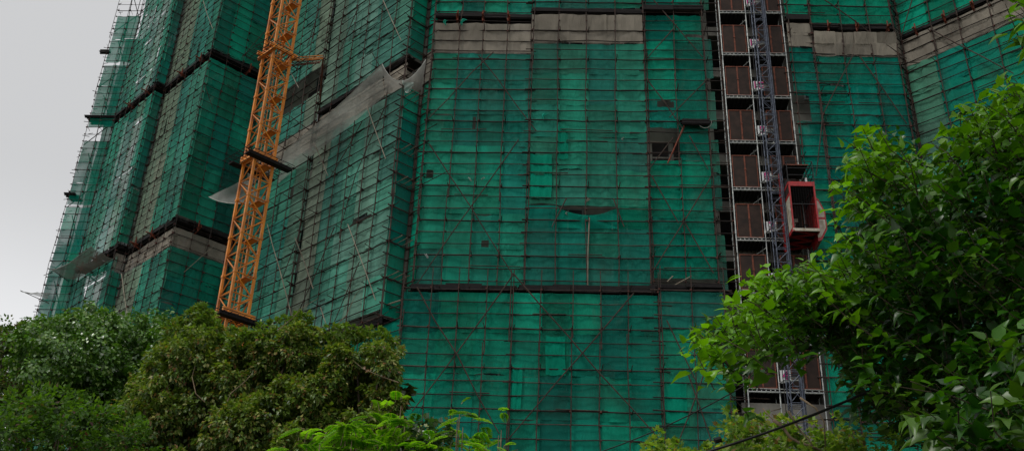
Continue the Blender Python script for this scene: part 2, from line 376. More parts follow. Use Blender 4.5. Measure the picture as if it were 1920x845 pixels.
def scraps(T, face, lst):
    for x_, y_, w__, col_ in lst:
        s_, z_ = face.px(x_, y_, .1); mb = MB(); q = ru(0, 9); idx = []; n = 6
        for b in range(n + 1):
            row = []
            for a in range(n + 1):
                u, v = a / n - .5, b / n; k = w__ * (1 - .75 * v) * (1 + .2 * math.sin(5 * v + q)); row.append(mb.vert(face.p(s_ + k * u + .06 * math.sin(4 * v + q), .12 + .05 * math.sin(7 * u + 4 * v + q), z_ - w__ * 1.5 * v), col_))
            idx.append(row)
        for b in range(n):
            for a in range(n): mb.face((idx[b][a], idx[b][a + 1], idx[b + 1][a + 1], idx[b + 1][a]))
        mb.build('cloth_scrap', MAT['net_grey'], T, smooth=True, color=True)
def patches(T, face, lst, off):
    for s_, z_, w__, h_, k in lst:
        mb = MB(); c = tuple(np.array(GREEN[2]) * k); q = ru(0, 9); n = 10; idx = []
        for b in range(n + 1):
            row = []
            for a in range(n + 1):
                u, v = a / n, b / n; row.append(mb.vert(face.p(s_ + w__ * u + .02 * math.sin(5 * v + q), off + .02 * math.sin(8 * u + q + 3 * v) + .012 * math.sin(19 * u), z_ + h_ * v - .06 * math.sin(math.pi * u) * v + .02 * math.sin(9 * u + q)), c))
            idx.append(row)
        for b in range(n):
            for a in range(n): mb.face((idx[b][a], idx[b][a + 1], idx[b + 1][a + 1], idx[b + 1][a]))
        mb.build('net_patch', MAT['net'], T, smooth=True, color=True)
patches(T2, fb, ((.1, 25.6, 1.1, 2.6, .72), (1.5, 27.9, .5, 2.0, .7)), .12)
# lower tier, 0.5 m proud
T4 = scaffold('lower left bay of the front, below the dark platform, with one tall X brace', Face(F_pt(-6.12), FD, 5.2), 5.2, 4, (20.47, .65), 20.6, zbot=0, off=.5)
fl = Face(F_pt(-6.12), FD, 5.2)
make_net(fl, T4, 0, 5.2, 0, 20.3, off=.45, grey=.02); ledge(T4, fl, .3, 5.3, 20.5, h=.3, out=.1, off=.25)
for p, q in (((782, 538), (936, 812)), ((961, 516), (773, 770))): brace(T4, fl, p, q, off=.66, r=.036)
T5 = scaffold('lower middle bay of the front, below the dark platform, with the widest X brace', Face(F_pt(-.95), FD, 6.8), 6.8, 5, (20.47, .65), 20.6, zbot=0, off=.5)
fm = Face(F_pt(-.95), FD, 6.8)
make_net(fm, T5, 0, 6.8, 0, 20.35, off=.45, grey=.02); ledge(T5, fm, .3, 6.7, 20.55, h=.32, out=.1, off=.25)
for p, q in (((962, 512), (1234, 820)), ((1188, 549), (950, 826))): brace(T5, fm, p, q, off=.66, r=.036)
patches(T5, fm, ((.1, 14.6, .45, 2.2, .75), (1.6, 16.3, .9, 1.9, .7)), .49)
scraps(T1, fa, ((882, 333, .14, (.6, .6, .56)), (836, 38, .25, (.02, .35, .24)), (868, 36, .3, (.02, .35, .24)), (905, 333, .1, (.5, .5, .45)), (800, 476, .16, (.5, .5, .48))))
scraps(T2, fb, ((1100, 372, .22, (.4, .38, .3)), (1063, 397, .12, (.6, .6, .55)), (1168, 258, .12, (.5, .5, .45)), (1020, 213, .25, (.02, .4, .28))))
T6 = scaffold('lower narrow bay left of the hoist landings, with three crossing braces', Face(F_pt(5.9), FD, 3.0), 3.0, 2, (20.6, .65), 20.9, zbot=0, off=.55, ext=.5)
fn = Face(F_pt(5.9), FD, 3.0)
make_net(fn, T6, 0, 3.0, 0, 20.55, off=.5, grey=.05)
for p, q in (((1290, 700), (1340, 845)), ((1320, 700), (1265, 845)), ((1250, 600), (1312, 728))): brace(T6, fn, p, q, off=.7)
# strip between bay and landings
T7 = scaffold('thin half-open strip of poles between the narrow bay and the hoist landings', Face(F_pt(8.95), FD, .8), .8, 1, (20.8, .65), 50, zbot=0, off=-.25, ext=.25, group='bamboo scaffolds round the tower', stubrate=.5)
patches(T6, fn, ((.1, 14.2, 1.0, 1.9, .75),), .54)
fs = Face(F_pt(8.95), FD, .8)
for (za, zb) in ((12, 17.5), (21, 24), (25.4, 29.5), (30.2, 32.5), (33.4, 36), (38, 50)): make_net(fs, T7, -.15, .4, za, zb, off=-.35, ppw=.6, messy=1.8, matname='net_thin', grey=.4)

# right of the hoist
T8 = scaffold('slim bay just right of the hoist landings, with a dark square opening', Face(F_pt(13.45), FD, 1.25), 1.25, 1, (20.55, .65), 50, zbot=0, off=.0, ext=.45)
fd = Face(F_pt(13.45), FD, 1.25)
_, zz1 = fd.px(1505, 88); _, zo1 = fd.px(1505, 178); _, zo0 = fd.px(1505, 226); _, zg = fd.px(1505, 45); _, zt = fd.px(1505, 28)
make_net(fd, T8, 0, 1.25, 6, zo0, off=-.03, messy=1.2); make_net(fd, T8, .75, 1.25, zo0, zo1, off=-.03); make_net(fd, T8, 0, 1.25, zo1, zz1, off=-.03)
make_net(fd, T8, -.05, 1.3, zz1, zg, kind='grey', off=.08, pph=.7, ppw=1.3); ledge(T8, fd, 0, 1.25, zt - .3, h=.3, out=.1); make_net(fd, T8, 0, 1.25, zt, 50)
T9 = scaffold('wide bay right of the hoist, behind the broadleaf tree, ending at the inner corner', Face(F_pt(14.75), FD, 4.4), 4.4, 3, (20.45, .65), 50, zbot=0, off=.08, ext=.3)
fe = Face(F_pt(14.75), FD, 4.4)
_, ze1 = fe.px(1600, 106); _, ze2 = fe.px(1600, 66); _, ze3 = fe.px(1600, 44)
make_net(fe, T9, 0, 4.4, 6, ze1, off=.03, messy=.8); make_net(fe, T9, 0, 4.4, ze1, ze2, kind='grey', off=.12, fan=.2, pph=.75, ppw=1.1)
ledge(T9, fe, 0, 4.4, ze3 - .35, h=.25, out=.05); brackets(T9, fe, (.9, 2.4, 4.1), ze3 - .35, .8); make_net(fe, T9, 0, 4.4, ze3, 50, off=.03)
for p, q in (((1600, 102), (1543, 215)), ((1612, 106), (1700, 232)), ((1543, 215), (1530, 330)), ((1546, 0), (1700, 110))): brace(T9, fe, p, q)
T9b = scaffold('short turned bay at the inner corner left of the far right wing', Face(r_in, BD, .75), .75, 1, (20.45, .65), 50, zbot=0, off=.0, ext=.12)
fch = Face(r_in, BD, .75); make_net(fch, T9b, 0, .75, 6, ze1 - .3, off=-.04); make_net(fch, T9b, 0, .75, ze1 - .3, ze2, kind='grey', off=-.04, pph=.8); make_net(fch, T9b, 0, .75, ze3, 50, off=-.04)
T10 = scaffold('far right wing turned towards the camera, top right of the view', Face(r_c, -LD, 9.5), 9.5, 6, (20.3, .65), 50, zbot=0, off=0, ext=.2)
fr = Face(r_c, -LD, 9.5)
_, zr1 = fr.px(1760, 100); _, zr2 = fr.px(1731, 76); _, zr3 = fr.px(1740, 46)
make_net(fr, T10, 0, 9.5, 6, zr1, off=-.03, grey=.02, beige=((0, .9, .25),)); make_net(fr, T10, 0, 9.5, zr1, zr1 + 1.75, kind='grey', off=.02, pph=.85, ppw=1.5)
ledge(T10, fr, 0, 9.5, zr3 - .15, h=.2, out=.05); brackets(T10, fr, (.9, 2.5, 4.0, 5.5, 7.2), zr3 - .1, 1.2); make_net(fr, T10, 0, 9.5, zr3 + .1, 50, off=-.03)
for p, q in (((1745, 55), (1900, 138)), ((1710, 0), (1690, 68))): brace(T10, fr, p, q)

# ---- recessed left-middle wing (L faces) --------------------------------------
RL = (19.06, .65)
Ll2 = float(np.linalg.norm(lj - lc)); Ll1 = float(np.linalg.norm(li - lj))
T11 = scaffold('right half of the angled wing, its corner beside the flat front', Face(lj, -LD, Ll2), Ll2, 6, RL, 50, zbot=19, off=0, ext=.3, row_from=18.9)
f2 = Face(lj, -LD, Ll2)
make_net(f2, T11, 0, Ll2, 19.5, 32.25, cuts=(cut(f2, 673, 411, 1.0, .2), cut(f2, 690, 195, .9, .15)), grey=.55, beige=((0, 1.3, .5), (5.2, 6.1, .15)), off=-.05)
make_net(f2, T11, 0, Ll2, 32.3, 33.7, kind='grey', off=-.05, pph=.7); ledge(T11, f2, 0, Ll2, 34.0, h=.2, out=.0, back=1.1); make_net(f2, T11, 0, Ll2, 34.4, 50, grey=.6, beige=((0, .9, .3),))
for p, q in (((722, 200), (666, 330)), ((679, 228), (617, 336)), ((674, 490), (622, 615)), ((672, 13), (628, 121)), ((666, 330), (640, 420))): brace(T11, f2, p, q, off=.1, r=.028)
for p, q in (((688, 200), (723, 298)), ((652, 420), (684, 505)), ((684, 505), (704, 562)), ((718, 0), (752, 76)), ((588, 266), (615, 330)), ((601, 576), (615, 618))): brace(T11, f2, p, q, off=.45, r=.028, m='bamboo_pale')
T12 = scaffold('left half of the angled wing, behind the yellow crane mast', Face(li, -LD, Ll1), Ll1, 5, RL, 50, zbot=0, off=.15, ext=.3, row_from=12)
f1 = Face(li, -LD, Ll1)
so, zo_ = f1.px(545, 205); so2, zo2 = f1.px(605, 130)
_, za_ = f1.px(560, 195); _, zb_ = f1.px(560, 148)
make_net(f1, T12, 0, Ll1, 0, 31.7, cuts=(cut(f1, 548, 362, .16, .6), cut(f1, 487, 535, .2, .35)), grey=.25, beige=((Ll1 - 1.1, Ll1, .2),), off=.05)
make_net(f1, T12, 0, Ll1, 31.75, 33.5, kind='grey', off=.05, pph=.75); make_net(f1, T12, 0, Ll1, 33.6, 50, grey=.35, off=.05, beige=((Ll1 - .8, Ll1, .5),), holes=((so - .2, so + 3.6, za_, za_ + 1.9),))
for p, q in (((547, 592), (501, 420)), ((587, 541), (553, 445)), ((510, 75), (560, 165))): brace(T12, f1, p, q, off=.5, r=.03, m='bamboo_pale')
for p, q in (((627, 425), (554, 597)), ((600, 15), (575, 90)), ((560, 440), (530, 520))): brace(T12, f1, p, q, off=.3, r=.03)
# lower tier continues to the front corner
lcl = isect(757, 560, lc, -LD); ends = F_pt(-6.12) + FRONT.n * .5
Ld3 = Face(lj + LD * 0, -(LD), 0)
d_ = ends - lj; Ll3 = float(np.linalg.norm(d_)); d_ = d_ / Ll3
T13 = scaffold('low strip of the angled wing, under its dark platform and behind the olive tree', Face(lj, d_, Ll3), Ll3, 6, (18.95, .65), 19.6, zbot=0, off=0, ext=.15)
f3 = Face(lj, d_, Ll3); make_net(f3, T13, 0, Ll3, 0, 18.95, off=-.05); ledge(T13, f3, -.2, Ll3 - 1.3, 19.0, h=.35, out=.05)
mb = MB(); mb.tube(wob(f3.p(0, .15, 19.75), f3.p(Ll3, .15, 19.75), 1.5, .02), .035, 5); mb.build('handrail', MAT['bamboo_pale'], T13)
# short return faces beside the front corner
Lm = float(np.linalg.norm(s1 - lc)); Ls = float(np.linalg.norm(c0 - s1))
T14 = scaffold('dark narrow return of the angled wing, facing away from the crane', Face(lc, BD, Lm), Lm, 1, RL, 50, zbot=19, off=0, ext=.5, row_from=19, stubrate=.9)
fM = Face(lc, BD, Lm); make_net(fM, T14, 0, Lm, 19.2, 32.25, ppw=1.3); make_net(fM, T14, 0, Lm, 32.3, 33.3, kind='grey', ppw=1.3); make_net(fM, T14, 0, Lm, 34.4, 50, ppw=1.3)
for _z0 in (21.1, 23.0, 26.3, 28.2, 31.5):
    for k in range(3):
        mb = MB(); mb.tube([fM.p(.15 + k * .33, -.1, _z0 - k * .02), fM.p(.15 + k * .33 + .1, .75, _z0 + .12)], .026, 4); mb.build('putlog_pole', MAT['bamboo_pale'], T14)
T15 = scaffold('sliver of netting joining the dark return to the flat front corner', Face(s1, -LD, Ls), Ls, 1, RL, 50, zbot=19, off=0, ext=.35, row_from=19)
fS = Face(s1, -LD, Ls); make_net(fS, T15, 0, Ls, 19.2, 32.9, ppw=1.); make_net(fS, T15, 0, Ls, 33, 34.9, kind='grey', ppw=1.); make_net(fS, T15, 0, Ls, 34.9, 50, ppw=1.)

# ---- left tower ----------------------------------------------------------------
LB2 = float(np.linalg.norm(li - b2)) + 3; LA2 = float(np.linalg.norm(b2 - a2i)); LB1 = float(np.linalg.norm(a2i - b1)); LA1 = float(np.linalg.norm(b1 - a1))
GL = 'bamboo scaffolds round the left tower'
def tower_face(label, P, D, ln, nup, greys, beige=None, low=True, ext=.25, mid=True, seg=None):
    T = scaffold(label, Face(P, D, ln), ln, nup, (20.1, .585), 56, zbot=0, off=0, ext=ext, group=GL, rl=.017, r=.020, row_from=16., stub=.3, stubrate=.5, mats=('bamboo_dark', 'bamboo_dark'))
    f = Face(P, D, ln)
    make_net(f, T, 0, ln, 0, 26.35, grey=greys, beige=beige, ppw=1.2, pph=1.75, messy=1.3)
    if low: make_net(f, T, 0, ln, 26.4, 27.6, kind='grey', ppw=1.2, pph=.6)
    else: make_net(f, T, 0, ln, 26.4, 27.4, grey=greys, ppw=1.2)
    ledge(T, f, 0, ln, 28.05, h=.2, out=.0); brackets(T, f, [ln * (i + .6) / 3 for i in range(2)] if ln > 3 else [], 28.0, .7)
    make_net(f, T, 0, ln, 28.4, 39.75, grey=greys, beige=beige, ppw=1.2, pph=1.75)
    ledge(T, f, 0, ln, 40.3, h=.2, out=.0); brackets(T, f, [ln * .4, ln * .8] if ln > 3 else [], 40.2, .5)
    make_net(f, T, 0, ln, 40.6, 56, grey=greys, beige=beige, ppw=1.2, pph=1.75)
    return T, f
TB2, fB2 = tower_face('dark side of the left tower, just left of the yellow crane', b2, BD, LB2, 6, .05)
TA2, fA2 = tower_face('left tower face next to its sharp outer corner', a2i, -LD, LA2, 6, .28, beige=((.3, 2.2, .55),))
TB1, fB1 = tower_face('narrow dark jog between the two stepped faces of the left tower', b1, BD, LB1, 1, .05, ext=.15)
TA1, fA1 = tower_face('leftmost stepped face of the left tower, beside the sky', a1, -LD, LA1, 6, .22, beige=((3.4, 4.6, .25),), low=False)
brace(TB2, fB2, (405, 457), (345, 510), m='bamboo_pale', r=.022); brace(TA2, fA2, (228, 513), (240, 600), m='bamboo_pale', off=.6, r=.03)
brace(TA2, fA2, (381, 2), (399, 55), off=.5, m='bamboo_pale', r=.025)
for p, q in (((384, 160), (400, 205)), ((500, 55), (452, 110))): brace(TB2, fB2, p, q, r=.022)
LSt = float(np.linalg.norm(a1 - stp))
TSt = scaffold('see-through corner scaffold at the far left, standing against the sky', Face(stp, FD, LSt), LSt, 2, (20.1, .585), 56, zbot=0, off=0, ext=.12, group=GL, rl=.018, r=.022, row_from=16., stub=.3, mats=('bamboo_dark', 'bamboo_dark'))
fSt = Face(stp, FD, LSt)
for za, zb in ((0, 33), (33.2, 38.3), (39.5, 44.9), (45.2, 49.5)): make_net(fSt, TSt, 0, LSt, za, zb, matname='net_thin', grey=0, ppw=.95, pph=1.75, messy=1.6)
for za, zb in ((15, 48.5),): make_net(Face(stp + np.array([.12, 1.5]), FD, LSt), TSt, .25, LSt, za, zb, matname='net_thin', grey=.05, ppw=.95, pph=1.75, messy=2)
for k in range(7):                                   # back row of poles and zigzag braces inside the corner
    z = 18 + k * 5.0; mb = MB()
    mb.tube([fSt.p(.05, -.1, z), fSt.p(LSt - .1, -1.3, z + 3.4)], .03, 4); mb.build('diagonal_brace', MAT['bamboo_dark'], TSt)
    mb = MB(); mb.tube([fSt.p(LSt * .8, -1.4, z + 1.2), fSt.p(.1, -.9, z + 4.8)], .03, 4); mb.build('diagonal_brace', MAT['bamboo_dark'], TSt)
for s_ in (.1, .75, 1.4):
    mb = MB(); mb.tube(wob(fSt.p(s_, -1.4, 0), fSt.p(s_, -1.4, 56), 2, .03), .028, 4); mb.build('upright_pole', MAT['bamboo_dark'], TSt)
for x, y in ((190, 217), (140, 362)):
    s_, z_ = fSt.px(x, y); ledge(TSt, fSt, -.35, LSt if y > 200 and y < 300 else .4, z_ - .1, h=.12, out=.05, back=1.2, name='working_platform')
s_, z_ = fSt.px(205, 95); ledge(TSt, fSt, -.55, .1, z_ - .15, h=.32, out=.05, back=.3)
# end-on poles poking out to the left of the corner: little dots against the sky
fEnd = Face(stp, -FD, 1)
for k in range(75):
    z = 18.4 + k * .49
    mb = MB(); o_ = ru(-.9, .1); mb.tube([fSt.p(.05, o_, z), fSt.p(-ru(.15, .42), o_ + ru(-.2, .2), z + ru(-.03, .05))], .024, 4); mb.build('putlog_pole', MAT['bamboo_dark'], TSt)

# ------------------------------------------------------------------ concrete towers behind the nets
def prism(mb, poly, z0, z1):
    i = len(mb.v); n = len(poly)
    for z in (z0, z1):
        for p in poly: mb.vert((p[0], p[1], z))
    for k in range(n): mb.face((i + k, i + (k + 1) % n, i + n + (k + 1) % n, i + n + k))
    mb.face(tuple(i + n + k for k in range(n))); mb.face(tuple(i + k for k in reversed(range(n))))
def off(P, face_n, d): return np.array(P) - face_n * d
nF, nL, nB, nR = FRONT.n, f2.n, fB2.n, fr.n
BK = 1.35
def lineint(P, D, Q, E):
    t, s = np.linalg.solve(np.array([D, -E]).T, Q - P); return P + D * t
# main block outline
pF = P0 - nF * BK; pL = lc - nL * BK; pR = r_c - nR * BK
k1 = lineint(pF, FD, pL, LD); k2 = lineint(pF, FD, pR, LD)
mblk = thing('apartment_tower', 'unfinished concrete tower behind the nets, open landings beside the hoist', 'building')
hs0, hs1 = 9.35, 13.6
q0, q1 = P0 + FD * hs0 - nF * BK, P0 + FD * hs1 - nF * BK
back = nF * 3.2
poly = [li - nL * BK + LD * 3, k1, q0, q0 - back, q1 - back, q1, k2, pR - LD * 14, pR - LD * 14 + np.array([8, 30]), li + LD * 3 - nL * BK + np.array([10, 40])]
poly = [np.array(p) for p in poly]
mb = MB(); prism(mb, poly, 0, 51.5); w_ = mb.build('wall', MAT['concrete'], mblk)
lblk = thing('apartment_tower', 'left concrete tower standing behind the crane, mostly under green nets', 'building')
la, lb = a1 - fA1.n * BK, b2 - fA2.n * BK
lb = lineint(lb, LD, b2 - nB * BK, BD); la = lb + LD * float((a1 - lb).dot(LD))
mb = MB(); prism(mb, [la, lb, lb + BD * 14, la + BD * 14], 0, 57.5); mb.build('wall', MAT['concrete'], lblk)
FL = [37.43 - 2.775 * k for k in range(14)]; FL = [51.3, 48.53, 45.75, 42.98, 40.2] + FL
# windows: two kinds of the same unit, copied
def window_unit(parent, face_D, face_n, P, z, w=1.5, h=1.35):
    D3 = np.array([*face_D, 0]); n3 = np.array([*face_n, 0]); c = np.array([0, 0, 0.])
    mb = MB(); 
    for a, b, e, g_ in ((0, h / 2, w / 2 + .05, .05), (0, -h / 2, w / 2 + .05, .05)): mb.box(c + D3 * a + np.array([0, 0, b]), D3 * e, n3 * .05, (0, 0, g_))
    for a in (-w / 2, 0, w / 2): mb.box(c + D3 * a, D3 * .04, n3 * .045, (0, 0, h / 2 - .055))
    fr_ = mb.build('window', MAT['alu'], parent); fr_.location = (P[0], P[1], z)
    mb = MB(); mb.box(c - n3 * .01, D3 * w / 2 * .96, n3 * .02, (0, 0, h / 2 - .06)); pn = mb.build('pane', MAT['glass'], fr_)
    return fr_
def window_grid(parent, D, n, P, ss, zs):
    proto = None
    for s in ss:
        for z in zs:
            Q = P + D * s + n * .03
            if proto is None: proto = window_unit(parent, D, n, Q, z)
            else:
                c = proto.copy(); COL.objects.link(c); c.location = (Q[0], Q[1], z)
                for ch in proto.children: d = ch.copy(); COL.objects.link(d); d.parent = c
zw = [z + 1.55 for z in FL if 12 < z < 46]
window_grid(mblk, FD, nF, k1, (2.6, 5.4, 8.6, 11.6), zw)
window_grid(mblk, FD, nF, q1, (1.5, 3.6), [z for z in zw if z > 18])
window_grid(mblk, -LD, nL, k1 + LD * 12.5, (3.2, 6.4, 9.5), [z - 1 for z in zw])
window_grid(mblk, -LD, nR, pR, (2.4, 5.4), [z for z in zw if z > 24])
window_grid(lblk, -LD, fA2.n, la, (2, 4.6, 7.4, 10.4), [z for z in zw if z > 18])
window_grid(lblk, BD, nB, lb, (2.0,), [z for z in zw if z > 18])
mb = MB(); mb.box(f1.p(so + 1.7, -1.28, za_ + .9), f1.D3 * 2.0, f1.n3 * .03, (0, 0, 1.0)); mb.build('shade_panel', MAT['dark_shade'], mblk)  # dark panel added on the wall so the net gap reads as shade
q_ = k1 + FD * float((F_pt(2.6) - k1).dot(FD)) + nF * .02
mb = MB(); mb.box((q_[0], q_[1], 24.75), FRONT.D3 * 1.9, FRONT.n3 * .03, (0, 0, .75)); mb.build('shade_panel', MAT['dark_shade'], mblk)  # dark panel added behind the torn net, its shade is only colour
for z_, h_ in ((28.55, .34), (29.45, .42)):
    for s_, w__ in ((.75, .42), (1.75, .3)):
        mb = MB(); q_ = k1 + FD * float((F_pt(5.72) - k1).dot(FD)); mb.box((*(q_ + FD * s_ + nF * .02), z_), FRONT.D3 * w__, FRONT.n3 * .03, (0, 0, h_)); mb.build('shade_panel', MAT['dark_shade'], mblk)  # flat panels for window openings, shade of the recess painted on
# slab edges and side walls of the hoist recess
for z in FL:
    if z < 8: continue
    mb = MB(); c = P0 + FD * (hs0 + hs1) / 2 - nF * (BK + .85)
    mb.box((c[0], c[1], z - .09), FRONT.D3 * (hs1 - hs0) / 2 * .998, FRONT.n3 * 1.0, (0, 0, .09)); mb.box(FRONT.p((hs0 + hs1) / 2, -BK + .13, z - .30), FRONT.D3 * (hs1 - hs0) / 2 * .995, FRONT.n3 * .06, (0, 0, .30))
    mb.build('floor_slab', MAT['concrete'], mblk)
mb = MB(); c = FRONT.p((hs0 + hs1) / 2, -BK - 3.1, 28); mb.box(c, FRONT.D3 * (hs1 - hs0) / 2 * .99, FRONT.n3 * .05, (0, 0, 23)); mb.build('back_wall', MAT['dark_shade'], mblk)  # back of the recess coloured dark for the shade in there
mb = MB(); mb.box(FRONT.p((hs0 + hs1) / 2 + .1, -.45, 7.75), FRONT.D3 * 2.0, FRONT.n3 * .12, (0, 0, 7.75)); bw = mb.build('base_wall', MAT['concrete'], mblk)

# ------------------------------------------------------------------ hoist landings
LT = thing('landing_tower', 'steel tube tower of hoist landings with brown double gates on every floor', 'scaffold')
RX = (9.83, 11.26, 13.23)
for s in RX:
    for o, nm in ((0, 'standard_tube'), (-.85, 'standard_tube')):
        mb = MB(); z = 0
        while z < 50:
            mb.tube([FRONT.p(s, o, z), FRONT.p(s, o, z + 6)], .03 if o == 0 else .025, 8)
            mb.tube([FRONT.p(s, o, z + 5.9), FRONT.p(s, o, z + 6.1)], .045, 8); z += 6
        mb.build(nm, MAT['steel'], LT)
def gate(parent, s0, s1_, z, h=1.86, o=-.03, ajar=0.):
    g = MB(); m_ = (s0 + s1_) / 2
    for a, b in ((s0, m_ - .015), (m_ + .015, s1_)):
        for x in (a, b): g.box(FRONT.p(x, o, z + h / 2), FRONT.D3 * .022, FRONT.n3 * .02, (0, 0, h / 2))
        for zz in (z + .022, z + h - .022): g.box(FRONT.p((a + b) / 2, o, zz), FRONT.D3 * ((b - a) / 2 - .024), FRONT.n3 * .018, (0, 0, .022))
    g.box(FRONT.p(m_, o + .03, z + h * .55), FRONT.D3 * .05, FRONT.n3 * .015, (0, 0, .025))
    G = g.build('landing_gate', MAT['gate_frame'], parent)
    p = MB()
    for a, b in ((s0, m_ - .015), (m_ + .015, s1_)): p.box(FRONT.p((a + b) / 2, o - .012, z + h / 2), FRONT.D3 * ((b - a) / 2 - .02), FRONT.n3 * .005, (0, 0, h / 2 - .03))
    p.build('mesh_panel', MAT['gate'], G); return G
def text_part(txt, parent, P, size, m, extr=.004):
    cu = bpy.data.curves.new('floor_number', 'FONT'); cu.body = txt; cu.size = size; cu.extrude = extr; cu.align_x = 'CENTER'; cu.align_y = 'CENTER'; cu.materials.append(m)
    cu.offset = .012
    tmp = bpy.data.objects.new('tmp', cu); COL.objects.link(tmp); bpy.context.view_layer.update(); me = bpy.data.meshes.new_from_object(tmp.evaluated_get(bpy.context.evaluated_depsgraph_get())); bpy.data.objects.remove(tmp)
    if not me.materials: me.materials.append(m)
    o = bpy.data.objects.new('floor_number', me); COL.objects.link(o); o.parent = parent
    X = Vector((*FD, 0)); Z = Vector((*nF, 0)); Y = Vector((0, 0, 1)); mt = Matrix((X, Y, Z)).transposed().to_4x4(); mt.translation = Vector(P); o.matrix_world = mt; return o
LZ = [37.46 + 2.78, 37.46, 34.62, 31.86, 29.08, 26.33, 23.52, 20.75, 18.2, 15.9]
nums = ['', '12', '11', '10', '9', '8', '7', '6', '5', '4']
for z, num in zip(LZ, nums):
    for (s0, s1_) in ((RX[0], RX[1]), (RX[1], RX[2])):
        mb = MB()
        for zz in (z, z + .14 + 0): 
            if zz == z: mb.tube([FRONT.p(s0 + .03, .05, zz), FRONT.p(s1_ - .03, .05, zz)], .036, 6)
        mb.build('ledger_tube', MAT['steel'], LT)
        mb = MB(); mb.tube([FRONT.p(s0 + .03, .03, z + .16), FRONT.p(s1_ - .03, .03, z + .16)], .018, 6); mb.build('guard_tube', MAT['steel'], LT)
        # platform with joists under it
        mb = MB(); n = 7
        for k in range(n): 
            sx = s0 + .1 + (s1_ - s0 - .2) * k / (n - 1); mb.box(FRONT.p(sx, -.62, z + .0), FRONT.D3 * .028, FRONT.n3 * .60, (0, 0, .045))
        mb.box(FRONT.p((s0 + s1_) / 2, -.62, z + .075), FRONT.D3 * ((s1_ - s0) / 2 - .04), FRONT.n3 * .60, (0, 0, .028)); P_ = mb.build('landing_platform', MAT['dark_metal'], LT)
        mb = MB()
        for k in range(n - 1):
            sx = s0 + .2 + (s1_ - s0 - .4) * k / (n - 2); mb.tube([FRONT.p(sx, -.02, z + .09), FRONT.p(sx, .05, z + .09)], .026, 6)
        mb.build('tube_ends', MAT['steel'], P_)
    gate(LT, RX[0] + .1, RX[1] - .1, z + .2); gate(LT, RX[1] + .62, RX[2] - .1, z + .2)
    if num:
        mb = MB(); ss_ = RX[1] + .075; mb.box(FRONT.p(ss_ + .24, .06, z + .78), FRONT.D3 * .24, FRONT.n3 * .008, (0, 0, .27)); S = mb.build('number_sign', MAT['sign'], LT)
        text_part(num, S, FRONT.p(ss_ + .235, .072, z + .78), .62, MAT['magenta'])
    # raking tie from the tube to the slab above
    mb = MB(); mb.tube([FRONT.p(RX[1], .02, z + 2.42), FRONT.p(RX[0] + .55, -1.2, z + 2.15)], .026, 6); mb.build('wall_tie', MAT['steel'], LT)
# red props standing on a few landings
for z in (LZ[0], LZ[1], LZ[2]):
    mb = MB(); mb.tube([FRONT.p(12.85, -1.0, z + .1), FRONT.p(12.85, -1.0, z + 2.5)], .06, 6); mb.build('steel_prop', MAT['bracket'], LT)
mb = MB(); s_, z_ = FRONT.px(1384, 340, -.3); mb.box(FRONT.p(s_, -.3, z_), FRONT.D3 * .22, FRONT.n3 * .1, (0, 0, .22)); tag(mb.build('site_board', MAT['bracket']), 'orange-red board standing behind a hoist gate', 'board')

# hoist mast
HM = thing('hoist_mast', 'slim grey lattice mast of the passenger hoist in front of the landings', 'hoist mast')
ms0, ms1, mo0, mo1 = 11.46, 12.06, .5, 1.1
proto = None
for k in range(33):
    if proto is None:
        mb = MB(); H_ = 1.508
        cs = [(ms0, mo0), (ms1, mo0), (ms1, mo1), (ms0, mo1)]
        for s, o in cs: mb.tube([FRONT.p(s, o, 0), FRONT.p(s, o, H_)], .034, 6)
        for j in range(4):
            (sa, oa), (sb, ob) = cs[j], cs[(j + 1) % 4]
            for zz in (.03, .78, H_ - .06): mb.tube([FRONT.p(sa, oa, zz), FRONT.p(sb, ob, zz)], .022, 5)
            mb.tube([FRONT.p(sa, oa, .06), FRONT.p(sb, ob, .76)], .017, 5); mb.tube([FRONT.p(sb, ob, .80), FRONT.p(sa, oa, H_ - .08)], .017, 5)
        mb.box(FRONT.p(ms1 - .1, mo1 + .05, H_ / 2), FRONT.D3 * .03, FRONT.n3 * .035, (0, 0, H_ / 2)); proto = mb.build('mast_section', MAT['mast'], HM)
    else:
        c = proto.copy(); COL.objects.link(c); c.location.z = k * 1.508
for z in LZ:
    mb = MB(); zz = z + .45
    mb.tube([FRONT.p(ms0, mo0, zz), FRONT.p(RX[1], 0, zz)], .026, 6); mb.tube([FRONT.p(ms1, mo0, zz), FRONT.p(RX[1] + .1, 0, zz)], .026, 6)
    mb.tube([FRONT.p(ms0 - .1, mo0 - .05, zz), FRONT.p(ms1 + .1, mo0 - .05, zz)], .03, 6); mb.tube([FRONT.p(ms0 - .1, mo0 - .05, zz + .12), FRONT.p(ms1 + .1, mo0 - .05, zz + .12)], .03, 6)
    mb.build('mast_tie', MAT['steel'], HM)
mb = MB(); mb.tube([FRONT.p(ms0 - .13, .55, 0), FRONT.p(ms0 - .13, .55, 50)], .02, 5); mb.build('trailing_cable', MAT['dark_metal'], HM)

